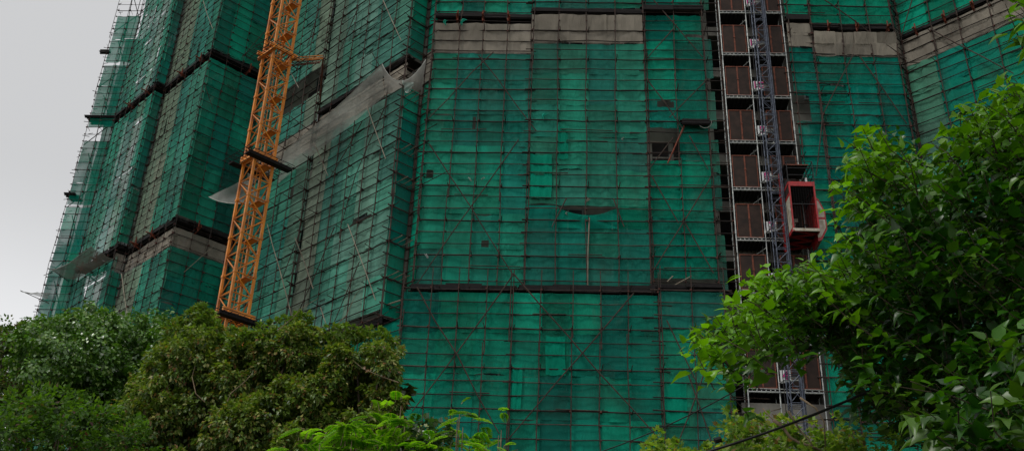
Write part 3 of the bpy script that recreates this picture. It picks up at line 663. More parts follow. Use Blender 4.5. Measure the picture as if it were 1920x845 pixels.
# hoist cage
HC = thing('hoist_cage', 'red builders hoist cage halfway up the mast, open mesh front and red underframe', 'hoist cage')
x0, x1, y0, y1, z0, z1 = 12.14, 13.38, -.25, 1.8, 23.2, 25.85
def bx(name, m, s0, s1_, o0, o1, za, zb, parent=HC):
    mb = MB(); mb.box(FRONT.p((s0 + s1_) / 2, (o0 + o1) / 2, (za + zb) / 2), FRONT.D3 * (s1_ - s0) / 2, FRONT.n3 * (o1 - o0) / 2, (0, 0, (zb - za) / 2)); return mb.build(name, MAT[m], parent)
fl_ = bx('floor_plate', 'dark_metal', x0 + .04, x1 - .04, y0, y1 - .05, z0 + .1, z0 + .15)
for k in range(6):
    o = y0 + .1 + (y1 - y0 - .3) * k / 5; mb = MB(); e = .2 * (-1) ** k
    mb.box(FRONT.p((x0 + x1) / 2, o, z0 + .03), FRONT.D3 * (x1 - x0) / 2 * .97 + FRONT.n3 * e, FRONT.n3 * .035, (0, 0, .045)); mb.build('floor_beam', MAT['red'], HC)
bx('roof_panel', 'dark_metal', x0 + .04, x1 - .04, y0, y1 - .05, z1 - .1, z1 - .06)
bx('front_sill', 'cream', x0, x1, y1 - .05, y1 + .02, z0 + .0, z0 + .14)
bx('front_lintel', 'red', x0, x1, y1 - .05, y1 + .02, z1 - .24, z1)
for s in (x0, x1 - .07):
    bx('corner_post', 'red', s, s + .07, y1 - .05, y1 + .02, z0 + .14, z1 - .24); bx('corner_post', 'red', s, s + .07, y0 - .02, y0 + .05, z0, z1)
for s in (x0 - .012, x1 - .028):
    sp = bx('side_panel', 'cream' if s < 12.5 else 'red', s, s + .03, y0 + .06, y1 - .06, z0 + .2, z0 + 1.9)
    bx('side_rail', 'red', s - .01, s + .05, y0 + .06, y1 - .06, z0 + .0, z0 + .2, HC); bx('side_rail', 'red', s - .01, s + .05, y0 + .06, y1 - .06, z0 + 1.9, z0 + 2.05, HC); bx('side_rail', 'red', s - .01, s + .05, y0 + .06, y1 - .06, z1 - .14, z1, HC)
    bx('upper_mesh', 'gate', s + .005, s + .02, y0 + .06, y1 - .06, z0 + 2.05, z1 - .14)
def mesh_panel(name, s0, s1_, o, za, zb, step, r, m, parent):
    mb = MB(); n = max(1, int((s1_ - s0) / step))
    for k in range(n + 1): mb.tube([FRONT.p(s0 + (s1_ - s0) * k / n, o, za), FRONT.p(s0 + (s1_ - s0) * k / n, o, zb)], r, 4, cap=False)
    n = max(1, int((zb - za) / step))
    for k in range(n + 1): mb.tube([FRONT.p(s0, o, za + (zb - za) * k / n), FRONT.p(s1_, o, za + (zb - za) * k / n)], r, 4, cap=False)
    return mb.build(name, MAT[m], parent)
dr = mesh_panel('front_gate', x0 + .09, x1 - .09, y1 - .02, z0 + .14, z1 - .26, .11, .004, 'dark_metal', HC)
bx('gate_bar', 'dark_metal', x0 + .08, x1 - .08, y1 - .01, y1 + .015, z0 + 1.42, z0 + 1.45, dr)
bx('back_screen', 'gate', x0 + .05, x1 - .05, y0 - .01, y0 + .01, z0 + .15, z1 - .1)
bx('counterweight_rod', 'cream', x0 + .56, x0 + .60, y0 + .3, y0 + .34, z0 + .15, z0 + 1.3); bx('control_box', 'cream', x0 + .46, x0 + .72, y0 + .25, y0 + .42, z0 + 1.3, z0 + 1.5); bx('tool_box', 'cream', x0 + .45, x0 + .72, y0 + .9, y0 + 1.1, z0 + .15, z0 + .28)
# octagonal operator cab on the right side
mb = MB(); ring = [(.0, .0), (.0, 1.55), (.32, 1.95), (.0, 0)]
prof = [(-.02, -.1), (.16, -.02), (.46, .55), (.46, 1.45), (.22, 2.15), (-.02, 2.3)]
def cab(name, m, shrink, o0, o1):
    mb = MB(); zc = 1.15
    pts = [(x1 + a * (1 - shrink) + .0, z0 - .25 + zc + (b - zc) * (1 - shrink)) for a, b in prof]
    i = len(mb.v)
    for o in (o0, o1):
        for s, z in pts: mb.vert(FRONT.p(s, o, z))
    n = len(pts)
    for k in range(n): mb.face((i + k, i + (k + 1) % n, i + n + (k + 1) % n, i + n + k))
    mb.face(tuple(i + k for k in range(n))); mb.face(tuple(i + n + k for k in reversed(range(n)))); return mb.build(name, MAT[m], HC)
cb = cab('operator_cab', 'red', 0, .35, 1.45); cab('cab_panel', 'cream', .13, .33, 1.47); bx('cab_rail', 'red', x1 - .01, x1 + .44, .325, 1.475, z0 + .80, z0 + .93)
# cage top: drive frame and guard
bx('drive_frame', 'red', x0 - .16, x0 - .02, .7, .95, z0 - .1, z1 + 1.0); bx('drive_frame', 'red', x0 - .14, x0 - .03, .45, .6, z0 - .5, z1 + .2)
mb = MB()
cs = [(x0, y0), (x1, y0), (x1, y1), (x0, y1)]
for j in range(4):
    (sa, oa), (sb, ob) = cs[j], cs[(j + 1) % 4]
    mb.tube([FRONT.p(sa, oa, z1), FRONT.p(sa, oa, z1 + 1.15)], .025, 5)
    for zz in (.38, .76, 1.13): mb.tube([FRONT.p(sa, oa, z1 + zz), FRONT.p(sb, ob, z1 + zz)], .02, 5)
mb.build('roof_guardrail', MAT['dark_metal'], HC)
bx('overhead_guard', 'dark_metal', x0 - .02, x1 - .1, y0 + .3, y1 - .4, z1 + 1.16, z1 + 1.19); bx('guard_rim', 'gate_frame', x0 - .02, x1 - .08, y1 - .42, y1 - .38, z1 + 1.15, z1 + 1.20)
bx('motor_housing', 'dark_metal', x0 + .02, x0 + .35, .3, 1.0, z1 + .02, z1 + .55); bx('lamp_box', 'sign', x0 + .9, x0 + .98, 1.5, 1.58, z1 + .1, z1 + .35)

# ------------------------------------------------------------------ tower crane
CR = thing('tower_crane', 'tall yellow lattice crane mast rising left of centre in front of the towers', 'crane')
ac = az(489, 282); pc = ac * 48.0; W = 1.10; ph = math.radians(math.degrees(math.atan2(ac[1], ac[0])) - 90 + 28)
ex, ey = np.array([math.cos(ph), math.sin(ph), 0]), np.array([-math.sin(ph), math.cos(ph), 0])
def CP(a, b, z): return np.array([pc[0], pc[1], z]) + ex * a * W / 2 + ey * b * W / 2
SH = 2.16
proto = None
for k in range(24):
    if proto is None:
        mb = MB(); cs = [(-1, -1), (1, -1), (1, 1), (-1, 1)]
        for a, b in cs:
            mb.box(CP(a, b, SH / 2), ex * .062, ey * .062, (0, 0, SH / 2))
            mb.box(CP(a, b, .05), ex * .085, ey * .085, (0, 0, .07))
        for j in range(4):
            a, b = cs[j], cs[(j + 1) % 4]
            for q in (0, 1):
                zb = q * SH / 2 + .03
                mb.tube([CP(*a, zb), CP(*b, zb)], .036, 6)
                if (j + q) % 2: a_, b_ = b, a
                else: a_, b_ = a, b
                mb.tube([CP(*a_, zb + .05), CP(*b_, zb + SH / 2 - .05)], .036, 6)
        proto = mb.build('mast_section', MAT['crane'], CR)
    else:
        c = proto.copy(); COL.objects.link(c); c.location.z = k * SH
    # ladder runs inside every section
    if k == 0:
        mb = MB()
        for a in (-.25, .15): mb.tube([CP(a, .3, 0), CP(a, .3, SH)], .02, 5)
        for j in range(8): mb.tube([CP(-.25, .3, .15 + j * .26), CP(.15, .3, .15 + j * .26)], .012, 4)
        mb.box(CP(.5, -.2, SH - .05), ex * .22, ey * .4, (0, 0, .02))
        lad = mb.build('ladder', MAT['crane'], CR)
    else: c = lad.copy(); COL.objects.link(c); c.location.z = k * SH
def collar(z, plank=True, size=1.0, m='crane'):
    mb = MB(); R_ = 1.62 * size
    for s in (-1, 1):
        mb.box(CP(s * 1.14, 0, z), ex * .07, ey * W * .5 * R_, (0, 0, .10)); mb.box(CP(0, s * 1.14, z + .21), ex * W * .5 * R_, ey * .07, (0, 0, .10))
    C_ = mb.build('tie_collar', MAT[m], CR)
    mb = MB()
    for k in range(9):
        mb.tube([CP(-2.6 + .65 * k, -2.3, z - .1), CP(-2.6 + .65 * k, 2.3, z - .02)], .02, 4); mb.tube([CP(-2.6, -2.3 + .55 * k, z - .04), CP(2.6, -2.3 + .55 * k, z - .04)], .02, 4)
    mb.build('collar_platform', MAT['dark_metal'], CR)
    if plank:
        for s in (-1.45, 1.45):
            mb = MB(); mb.box(CP(.25, s, z - .18), ex * W * 1.2, ey * .2, (0, 0, .035)); mb.box(CP(.25, s * 1.18, z - .1), ex * W * 1.2, ey * .02, (0, 0, .08)); mb.build('plank_walkway', MAT['plank'], CR)
zc_ = [CAM[2] + ray(x, y)[2] / math.hypot(*ray(x, y)[:2]) * 48 for x, y in ((505, 106), (480, 305), (432, 600))]
collar(zc_[0], False); collar(zc_[1], True, .8); collar(zc_[2], True)
# tie struts from the top collar and the low collar to the angled wing
for (ax, ay, bx_, by_), zz in (((540, 96, 606, 108), 0), ((545, 104, 600, 116), 0)):
    pa = CP(1.1, -.6 if ay < 100 else .9, zc_[0] + .05); rr_ = ray(bx_, by_); pb = at_h(bx_, by_, (pa[2] - 1.7) / (rr_[2] / math.hypot(rr_[0], rr_[1]))); mb = MB(); d = pb - pa; n_ = 10
    side = np.cross(d / np.linalg.norm(d), (0, 0, 1.)) * .09
    for g_ in (side + np.array([0, 0, .07]), -side + np.array([0, 0, .07]), np.array([0, 0, -.09])): mb.tube([pa + g_, pb + g_], .028, 5)
    for k in range(n_):
        mb.tube([pa + d * k / n_ + side + np.array([0, 0, .07]), pa + d * (k + .5) / n_ - np.array([0, 0, .09])], .014, 4); mb.tube([pa + d * (k + .5) / n_ - np.array([0, 0, .09]), pa + d * (k + 1) / n_ - side + np.array([0, 0, .07])], .014, 4)
    mb.build('tie_strut', MAT['gate_frame'] if ay > 100 else MAT['crane'], CR)
lk = at_h(606, 108, (zc_[0] - 1.65) / (ray(606, 108)[2] / math.hypot(*ray(606, 108)[:2]))); s_, z_ = f1.px(600, 140, -.9); mb = MB(); mb.tube([lk, f1.p(s_, -1.3, lk[2] - .4)], .05, 6); mb.build('tie_strut', MAT['gate_frame'], CR)
pa = CP(1.1, 0, zc_[2]); s_, z_ = f1.px(580, 640, .2); pb = f1.p(s_, .1, zc_[2] + .1); mb = MB()
for g_ in ((0, 0, .08), (0, 0, -.08)): mb.tube([pa + np.array(g_), pb + np.array(g_)], .03, 5)
mb.build('tie_strut', MAT['gate_frame'], CR)

# ------------------------------------------------------------------ loose catch nets
def sheet(name, label, corners, sag=.3, n=16, col=(.40, .39, .35), m='net_fan', cat='net', wrinkle=.04, group=None, poles=(), sag0=.35):
    """corners: four 3D points; edges droop"""
    c = [np.array(p, float) for p in corners]; mb = MB(); idx = []; q = ru(0, 9)
    for b in range(n + 1):
        row = []
        for a in range(n + 1):
            u, v = a / n, b / n; p = (c[0] * (1 - u) + c[1] * u) * (1 - v) + (c[3] * (1 - u) + c[2] * u) * v
            p = p - np.array([0, 0, 1.]) * sag * (4 * u * (1 - u)) * (sag0 + (1 - sag0) * v) + np.array([1, 1, 1]) * wrinkle * math.sin(9 * u + 7 * v + q) * math.sin(5 * v + q)
            row.append(mb.vert(p, tuple(np.array(col) * (1 + .12 * math.sin(13 * u + q)))))
        idx.append(row)
    for b in range(n):
        for a in range(n): mb.face((idx[b][a], idx[b][a + 1], idx[b + 1][a + 1], idx[b + 1][a]))
    o = mb.build(name, MAT[m], None, smooth=True, color=True); tag(o, label, cat, group)
    for p, q_ in poles:
        pm = MB(); pm.tube(wob(p, q_, 1.5, .01), .03, 5, .02); pm.build('fan_pole', MAT['bamboo'], o)
    # hem rope along the outer edge
    pm = MB(); pm.tube([mb.v[idx[n][a]] for a in range(n + 1)], .022, 5); pm.build('hem_rope', MAT['rope'], o)
    return o
def fp(face, x, y, o): s, z = face.px(x, y, o); return face.p(s, o, z)
sheet('catch_net', 'long grey catch net stretched along the angled wing right of the crane', [fp(f1, 520, 345, .05), fp(f2, 722, 180, .05), fp(f2, 716, 122, 1.5), fp(f1, 532, 285, 1.5)], sag=.12,
      poles=[(fp(f2, 735, 166, .1), fp(f2, 697, 98, 1.4)), (fp(f2, 588, 250, .1), fp(f1, 540, 215, 1.4))], col=(.46, .47, .43))
sheet('catch_net', 'white net drooping in a deep curve across the notch beside the grey band', [fp(f2, 722, 176, .1), fp(fS, 792, 168, .1), fp(fS, 799, 112, .5), fp(f2, 716, 120, 1.3)], sag=1.25, col=(.52, .51, .47), wrinkle=.03, sag0=.0)
sheet('catch_net', 'ragged net tail hanging from the drooping white net', [fp(f2, 752, 150, 1.3), fp(f2, 778, 155, 1.3), fp(f2, 770, 170, 1.3), fp(f2, 760, 172, 1.3)], sag=.1, col=(.40, .50, .45), wrinkle=.05)
sheet('catch_net', 'small grey net sail hanging below the crane collar', [fp(f1, 500, 380, 2.4), fp(f1, 462, 335, 4.0), fp(f1, 391, 369, 4.6), fp(f1, 455, 381, 4.0)], sag=.15, col=(.42, .42, .39))
sheet('catch_net', 'broad grey fan net tilted outwards low on the leftmost face', [fp(fA1, 128, 528, .05), fp(fA1, 214, 485, .05), fp(fA1, 170, 462, 1.6), fp(fA1, 98, 506, 1.6)], sag=.25, col=(.24, .23, .205), wrinkle=.07, m='net_grey',
      poles=[(fp(fA1, 130, 528, .1), fp(fA1, 97, 505, 1.6)), (fp(fA1, 172, 506, .1), fp(fA1, 126, 487, 1.7))])
sheet('catch_net', 'torn net on a pole sticking out into the sky at far left', [fp(fSt, 88, 560, 0), fp(fSt, 95, 548, 0), fp(fSt, 70, 548, .5), fp(fSt, 40, 545, 1.0)], sag=.1, col=(.40, .40, .38),
      poles=[(fp(fSt, 92, 568, 0), fp(fSt, 38, 544, 1.0)), (fp(fSt, 84, 594, 0), fp(fSt, 66, 578, .6)), (fp(fSt, 98, 510, 0), fp(fSt, 82, 516, .5))])

# ------------------------------------------------------------------ foliage
def leaf_shape(kind):
    if kind == 'broad':   # pointed oval, folded along the midrib, drooping tip
        v = [(0, 0, 0), (.27, .14, .06), (.36, .38, .08), (.17, .72, .03), (0, 1.12, -.16), (-.17, .72, .03), (-.36, .38, .08), (-.27, .14, .06), (0, .45, -.01), (0, .75, -.04)]
        f = [(0, 1, 8), (1, 2, 8), (2, 3, 9, 8), (3, 4, 9), (4, 5, 9), (5, 6, 8, 9), (6, 7, 8), (7, 0, 8)]
    elif kind == 'heart':
        v = [(0, 0, 0), (.42, .05, .05), (.5, .4, .03), (0, 1, -.05), (-.5, .4, .03), (-.42, .05, .05)]; f = [(0, 1, 2, 3), (0, 3, 4, 5)]
    elif kind == 'small':
        v = [(0, 0, 0), (.32, .4, .06), (0, 1, -.04), (-.32, .4, .06)]; f = [(0, 1, 2), (0, 2, 3)]
    else:                 # lobed
        v = [(0, 0, 0), (.2, .15, .03), (.5, .30, .05), (.30, .5, .03), (.42, .78, 0), (.16, .72, 0), (0, 1.1, -.08), (-.16, .72, 0), (-.42, .78, 0), (-.30, .5, .03), (-.5, .30, .05), (-.2, .15, .03), (0, .5, -.01)]
        f = [(k, k + 1, 12) for k in range(11)] + [(11, 0, 12)]
    return np.array(v, float), f
def leaves_mesh(name, parent, kind, pos, direc, normal, size, tint_, m, stuff=False):
    V, Fs = leaf_shape(kind); n = len(pos); 
    y = direc / (np.linalg.norm(direc, axis=1, keepdims=True) + 1e-9)
    x = np.cross(y, normal); x /= (np.linalg.norm(x, axis=1, keepdims=True) + 1e-9); z = np.cross(x, y)
    fold = RNG.uniform(.5, 2.2, n)[:, None, None]
    P = pos[:, None, :] + size[:, None, None] * (x[:, None, :] * V[None, :, 0:1] * RNG.uniform(.8, 1.1, n)[:, None, None] + y[:, None, :] * V[None, :, 1:2] + z[:, None, :] * V[None, :, 2:3] * fold)
    verts = P.reshape(-1, 3); k = len(V)
    lt, ls, vi = [], [], []
    base = np.arange(n) * k
    idx = []; tot = []
    for f in Fs: tot.append(len(f)); idx += list(f)
    idx = np.array(idx); vi = (base[:, None] + idx[None, :]).ravel(); tot = np.tile(tot, n); st = np.r_[0, np.cumsum(tot)[:-1]]
    me = bpy.data.meshes.new(name); me.vertices.add(len(verts)); me.vertices.foreach_set('co', verts.astype('f').ravel())
    me.loops.add(len(vi)); me.loops.foreach_set('vertex_index', vi.astype('i')); me.polygons.add(len(tot)); me.polygons.foreach_set('loop_start', st.astype('i'))
    me.update(calc_edges=True); me.validate()
    ca = me.color_attributes.new('tint', 'FLOAT_COLOR', 'POINT'); ca.data.foreach_set('color', np.c_[np.repeat(tint_, k, axis=0), np.ones(n * k)].astype('f').ravel())
    me.materials.append(MAT[m]); o = bpy.data.objects.new(name, me); COL.objects.link(o); o.parent = parent
    return o
def unit(n): v = RNG.normal(size=(n, 3)); return v / np.linalg.norm(v, axis=1, keepdims=True)
def palette(n, cols, w, var=.22):
    c = np.array(cols)[RNG.choice(len(cols), n, p=np.array(w) / sum(w))]; return c * RNG.uniform(1 - var, 1 + var, (n, 1)) * RNG.uniform(.93, 1.07, (n, 3))
def trunk(parent, base, tips, r0=.25, m='bark', sway=.3, name='trunk', split=.45):
    """tapered trunk with limbs that reach the clumps of the crown"""
    base = np.array(base, float); tips = [np.array(t, float) for t in tips]; c = np.mean(tips, axis=0); fork = base * (1 - split) + np.array([*(base[:2] * .4 + c[:2] * .6), c[2]]) * split
    mb = MB(); mb.tube([base + (fork - base) * k / 5 + (RNG.normal(0, .06, 3) if 0 < k < 5 else 0) for k in range(6)], r0, 8, r0 * .7); o = mb.build(name, MAT[m], parent, smooth=True)
    for t in tips:
        mb = MB(); mid = fork * .5 + t * .5 + RNG.normal(0, sway * .5, 3) + np.array([0, 0, .1]); q = fork * .2 + t * .8 + RNG.normal(0, sway * .3, 3)
        mb.tube([fork, fork * .75 + mid * .25, mid, q, t], r0 * .38, 6, r0 * .05); mb.build('limb', MAT[m], parent, smooth=True)
def crown(parent, clumps, per, kind, size, cols, w, m, droop=.35, upn=.8, shell=.55, sub=14, name='crown', tipcol=None, out=.9, flat=.85):
    """clumps: (centre, radius). Leaves sit in sub-clumps round each clump so that the outline is ragged and gaps stay open"""
    P, D, Nn, S, C = [], [], [], [], []
    for c, r in clumps:
        c = np.array(c); ns = max(4, int(sub)); sc_ = c + unit(ns) * r * RNG.uniform(shell, 1.08, (ns, 1)) * np.array([1, 1, flat])
        for q in sc_:
            n = int(per * RNG.uniform(.5, 1.5)); rr = r * RNG.uniform(.16, .34)
            u = unit(n); p = q + u * rr * RNG.uniform(.2, 1.0, (n, 1)) ** .6
            outw = (q - c) / (np.linalg.norm(q - c) + 1e-6)
            d = u * .7 + outw * out + np.array([0, 0, -droop]) + RNG.normal(0, .35, (n, 3)); nn = np.array([0, 0, upn]) + outw * .35 + RNG.normal(0, .42, (n, 3))
            P.append(p); D.append(d); Nn.append(nn); S.append(size * RNG.uniform(.55, 1.2, n)); cc = palette(n, cols, w)
            if tipcol is not None:
                hi = np.clip((p[:, 2] - c[2]) / r * .8 + RNG.normal(0, .35, n), 0, 1)[:, None]; cc = cc * (1 - hi * .8) + np.array(tipcol) * RNG.uniform(.7, 1.25, (n, 1)) * hi * .8
            C.append(cc)
    return leaves_mesh(name, parent, kind, np.concatenate(P), np.concatenate(D), np.concatenate(Nn), np.concatenate(S), np.concatenate(C), m)
def in_px(pts, D, r, jit=1.):
    return [(at_h(x, y, D + ru(-jit, jit)), r * ru(.8, 1.15)) for x, y in pts]

# vine-cloaked mound
vt = thing('vine_covered_tree', 'tree wholly cloaked in dark glossy vine leaves at lower left', 'tree')
vc = in_px([(115, 635), (170, 618), (220, 632), (150, 660), (215, 668), (265, 680), (120, 680), (175, 700), (235, 715), (150, 740), (205, 760), (290, 720), (260, 760), (318, 640), (340, 652), (120, 730), (265, 645), (90, 660)], 20, .62, .8)
crown(vt, vc, 70, 'heart', .07, [(.085, .20, .022), (.125, .26, .03), (.055, .14, .016), (.24, .36, .10)], [4, 3, 3, 1], 'leaf_vine', droop=.9, upn=.9, shell=.8, sub=40, out=.5)
crown(vt, [(c + np.array([0, 1.2, -.3]), r * 1.1) for c, r in vc], 12, 'heart', .2, [(.015, .045, .014)], [1], 'leaf_vine', sub=16, name='inner_leaves')  # larger near-black leaves paint the shade inside the vine crown
trunk(vt, (*(at_h(190, 800, 21)[:2]), 0), [c for c, r in vc[::2]], .28)
# far-left tree with reddish shoots
rt = thing('red_tipped_tree', 'loose tree with dull purple-red shoots against the sky at the left edge', 'tree')
rc = in_px([(10, 650), (45, 645), (80, 640), (20, 690), (60, 690), (15, 740), (60, 740), (-30, 700), (-20, 640), (90, 710), (-5, 670), (5, 715), (-8, 740), (28, 700), (40, 730), (0, 765), (30, 765)], 24, .62, 1.)
crown(rt, rc, 40, 'small', .10, [(.10, .18, .04), (.06, .13, .025), (.11, .06, .05), (.14, .16, .05)], [4, 3, 1.2, 2], 'leaf_olive', droop=.3, sub=22)
crown(rt, in_px([(5, 622), (28, 617), (20, 630), (52, 618), (60, 628), (72, 616), (42, 634), (8, 640)], 23.5, .22, .4), 14, 'small', .15, [(.17, .07, .09), (.13, .08, .06), (.11, .14, .04)], [3, 2, 3], 'leaf_olive', droop=-.3, sub=7, name='shoot_leaves', shell=.2)
trunk(rt, (*(at_h(30, 800, 24)[:2]), 0), [c for c, r in rc[:6]], .22)
# lime bushes low left
lt_ = thing('lime_leaved_tree', 'bright lime leafed small tree in the bottom left corner', 'tree')
lc_ = in_px([(30, 790), (75, 770), (120, 775), (50, 830), (110, 825), (170, 800), (225, 795), (150, 845), (240, 835), (205, 850), (-10, 820)], 14, .42, .8)
crown(lt_, lc_, 34, 'small', .075, [(.07, .16, .018), (.045, .11, .016), (.03, .07, .014), (.12, .05, .05)], [3, 4, 4, .8], 'leaf_fern', droop=.3, sub=22, tipcol=(.11, .22, .018))
trunk(lt_, (*(at_h(110, 845, 14.5)[:2]), 0), [c for c, r in lc_[::2]], .14)
# olive trees
def olive(label, pts, bx_, D, r=.6, g=None, shoots=()):
    t = thing('olive_green_tree', label, 'tree', g); cl = in_px([(x_, y_ + 24) for x_, y_ in pts] + [(x_, y_) for x_, y_ in pts if y_ > 740], D, r, 1.); sh = in_px(shoots, D, .17, .4)
    crown(t, cl, 60, 'small', .088, [(.14, .22, .035), (.09, .16, .025), (.045, .09, .015), (.32, .32, .10), (.24, .13, .05)], [4, 3.5, 3, 2, 1.3], 'leaf_olive', droop=.8, upn=.7, sub=30, out=.6, shell=.55, tipcol=(.19, .28, .04), flat=1.1)
    crown(t, sh, 26, 'small', .085, [(.14, .24, .035), (.10, .17, .025), (.2, .2, .05)], [4, 3, 1], 'leaf_olive', droop=.2, sub=9, shell=.1, name='shoot_leaves', flat=1.4)
    crown(t, [(c + np.array([0, .9, -.2]), r_ * 1.1) for c, r_ in cl], 10, 'small', .22, [(.03, .042, .012)], [1], 'leaf_olive', sub=12, name='inner_leaves')  # dark leaf colour puts shade into the core of the crown
    trunk(t, (*(at_h(bx_, 845, D + .4)[:2]), 0), [c for c, r_ in cl[::2]], .2)
    for k in range(4):        # bare brown twigs among the leaves
        c, r_ = random.choice(cl); mb = MB(); a = c + np.array([ru(-.4, .4), -.5, ru(-.4, .3)]); b = a + np.array([ru(-.8, .8), ru(-.2, .2), ru(.2, .7)]); mb.tube([a, a * .6 + b * .4 + RNG.normal(0, .05, 3), a * .25 + b * .75 + RNG.normal(0, .06, 3), b], .009, 4, .003); mb.build('twig', MAT['twig'], t)
    return t
olive('tall olive green tree whose pointed top reaches the foot of the crane', [(372, 598), (385, 612), (355, 618), (335, 645), (378, 640), (312, 672), (350, 675), (385, 680), (290, 700), (325, 715), (370, 720), (400, 725), (270, 745), (310, 755), (350, 760), (392, 765), (255, 790), (300, 800), (345, 805), (390, 805), (235, 835), (280, 840), (330, 845), (380, 845), (425, 835), (425, 780)], 340, 18, .40, shoots=((372, 582), (384, 588), (362, 592), (350, 602), (376, 600), (392, 604), (330, 618), (318, 640), (300, 662), (282, 688), (404, 640), (392, 622)))
olive('broad olive green tree in front of the low netting, right of the crane foot', [(425, 655), (452, 640), (480, 645), (510, 632), (545, 625), (570, 612), (560, 640), (430, 690), (470, 685), (510, 675), (550, 675), (585, 680), (440, 730), (485, 735), (530, 725), (575, 725), (605, 715), (450, 780), (500, 785), (550, 775), (595, 770), (470, 830), (520, 835), (570, 825), (610, 810), (450, 850), (500, 855), (550, 850), (420, 800), (480, 810), (530, 805)], 500, 17, .37, shoots=((562, 600), (572, 608), (552, 612), (545, 620), (470, 618), (488, 622), (452, 632), (520, 618), (436, 640), (566, 622), (505, 622), (598, 690), (610, 705)))
olive('thin topped olive green tree ending beside the front corner of the scaffold', [(628, 640), (640, 655), (668, 648), (700, 645), (718, 655), (625, 690), (655, 685), (690, 685), (720, 690), (635, 725), (670, 725), (705, 720), (725, 730), (640, 765), (675, 765), (710, 760), (625, 805), (660, 805), (690, 800), (600, 780), (590, 830), (640, 840)], 640, 16.5, .28, shoots=((622, 622), (634, 630), (648, 640), (668, 634), (688, 636), (702, 626), (716, 634), (730, 640), (738, 668), (740, 700), (655, 625), (736, 735)))

# feathery fronds along the bottom
def frond_plant(label, tips, D, L_=.5, base=None, name='feathery_shrub', cols=None, flowers=0, density=9):
    t = thing(name, label, 'shrub'); P, Dr, Nn, S, C = [], [], [], [], []; 
    cols = cols or [(.20, .42, .02), (.14, .32, .018), (.25, .48, .03)]
    root = np.array(base); st = MB()
    for (x, y) in tips:
        tip = at_h(x, y, D + ru(-.5, .5)); st.tube([root * .3 + tip * .7 + np.array([0, .1, -.3]), tip - np.array([0, 0, .18]), tip], .012, 4, .004)
        for k in range(density):
            a = ru(0, 2 * math.pi); el = ru(-.3, 1.25); d = np.array([math.cos(a) * math.cos(el), math.sin(a) * math.cos(el), math.sin(el)]); o_ = tip + RNG.normal(0, .10, 3) - np.array([0, 0, ru(0, .4)])
            Lk = L_ * ru(.6, 1.15); side0 = np.cross(d, (0, 0, 1.)); side0 /= np.linalg.norm(side0) + 1e-6; npair = 13; prevp = o_
            cc = np.array(random.choice(cols)) * ru(.7, 1.2)
            pts = []
            for j in range(npair + 1):
                u = j / npair; p = o_ + d * Lk * u + np.array([0, 0, -.45 * Lk * u * u]); pts.append(p)
                dd = d + np.array([0, 0, -.9 * u]); dd /= np.linalg.norm(dd)
                if j < 2: continue
                for sgn in (-1, 1):
                    P.append(p); Dr.append(side0 * sgn + dd * .45 + np.array([0, 0, -.15])); Nn.append((0, 0, 1)); S.append(Lk * .26 * math.sin(math.pi * (.15 + .78 * u)) + .01); C.append(cc * ru(.85, 1.1))
            st.tube(pts[::4], .005, 3, .002)
    st.build('stem', MAT['twig'], t)
    leaves_mesh('fronds', t, 'small', np.array(P), np.array(Dr), np.array(Nn, float) + RNG.normal(0, .12, (len(P), 3)), np.array(S), np.array(C), 'leaf_fern')
    return t
fb_ = at_h(720, 900, 12.5)
frond_plant('bright yellow-green feathery shrub along the bottom edge, left of centre', [(585, 822), (610, 812), (640, 830), (650, 800), (690, 820), (700, 795), (735, 820), (600, 845), (670, 845), (730, 850), (752, 760), (760, 785), (775, 805), (745, 800), (630, 808), (668, 806), (718, 806), (600, 832), (625, 842), (660, 822), (708, 835), (745, 775), (575, 838), (740, 835), (765, 830), (690, 842)], 12, .36, (*fb_[:2], 0))
vb = thing('white_flowered_creeper', 'small leafed creeper with white blossoms among the feathery shrubs', 'creeper')
cl = in_px([(780, 815), (800, 835), (770, 835), (810, 812), (750, 845), (830, 840)], 12.2, .22, .3)
crown(vb, cl, 16, 'heart', .07, [(.06, .13, .04), (.04, .09, .03), (.12, .16, .10)], [4, 3, 1], 'leaf_vine', sub=14)
crown(vb, cl, 2, 'heart', .05, [(.7, .7, .68), (.62, .6, .62)], [3, 1], 'leaf_fern', sub=9, name='blossoms')
trunk(vb, (*at_h(790, 900, 12.4)[:2], 0), [c for c, r in cl[:3]], .05)
frond_plant('airy feathery shrub reaching up in front of the lower green net', [(815, 800), (832, 812), (862, 772), (868, 800), (845, 830), (880, 835), (905, 830), (935, 815), (945, 835), (920, 842), (790, 850), (860, 850), (858, 785), (800, 820), (895, 845), (940, 805), (825, 845)], 12, .30, (*at_h(860, 900, 12)[:2], 0), density=7)
# scrubby shrubs bottom right of centre
def scrub(label, pts, D, r, bx_, cols=None, sub=16, per=12):
    t = thing('scrubby_bush', label, 'shrub'); cl = in_px([(x_, y_ + 26) for x_, y_ in pts], D, r, .6)
    crown(t, cl, per, 'lobed', .075, cols or [(.22, .34, .05), (.15, .26, .04), (.09, .17, .03), (.32, .36, .10), (.24, .15, .07)], [4, 4, 2, 1.5, .8], 'leaf_fern', droop=.2, sub=sub, shell=.3)
    trunk(t, (*at_h(bx_, 860, D)[:2], 0), [c for c, r_ in cl], .05, m='twig', sway=.15)
    return t
scrub('sparse yellow-green bush at the bottom edge under the narrow bay', [(1240, 835), (1275, 822), (1310, 835), (1255, 850), (1340, 842), (1290, 845), (1232, 815)], 13, .24, 1290)
scrub('dense yellow-green bush at the bottom in front of the lowest landings', [(1375, 790), (1400, 800), (1430, 815), (1380, 830), (1460, 800), (1420, 845), (1475, 835), (1350, 845), (1405, 770), (1500, 850), (1445, 790)], 12.5, .30, 1430, sub=20)
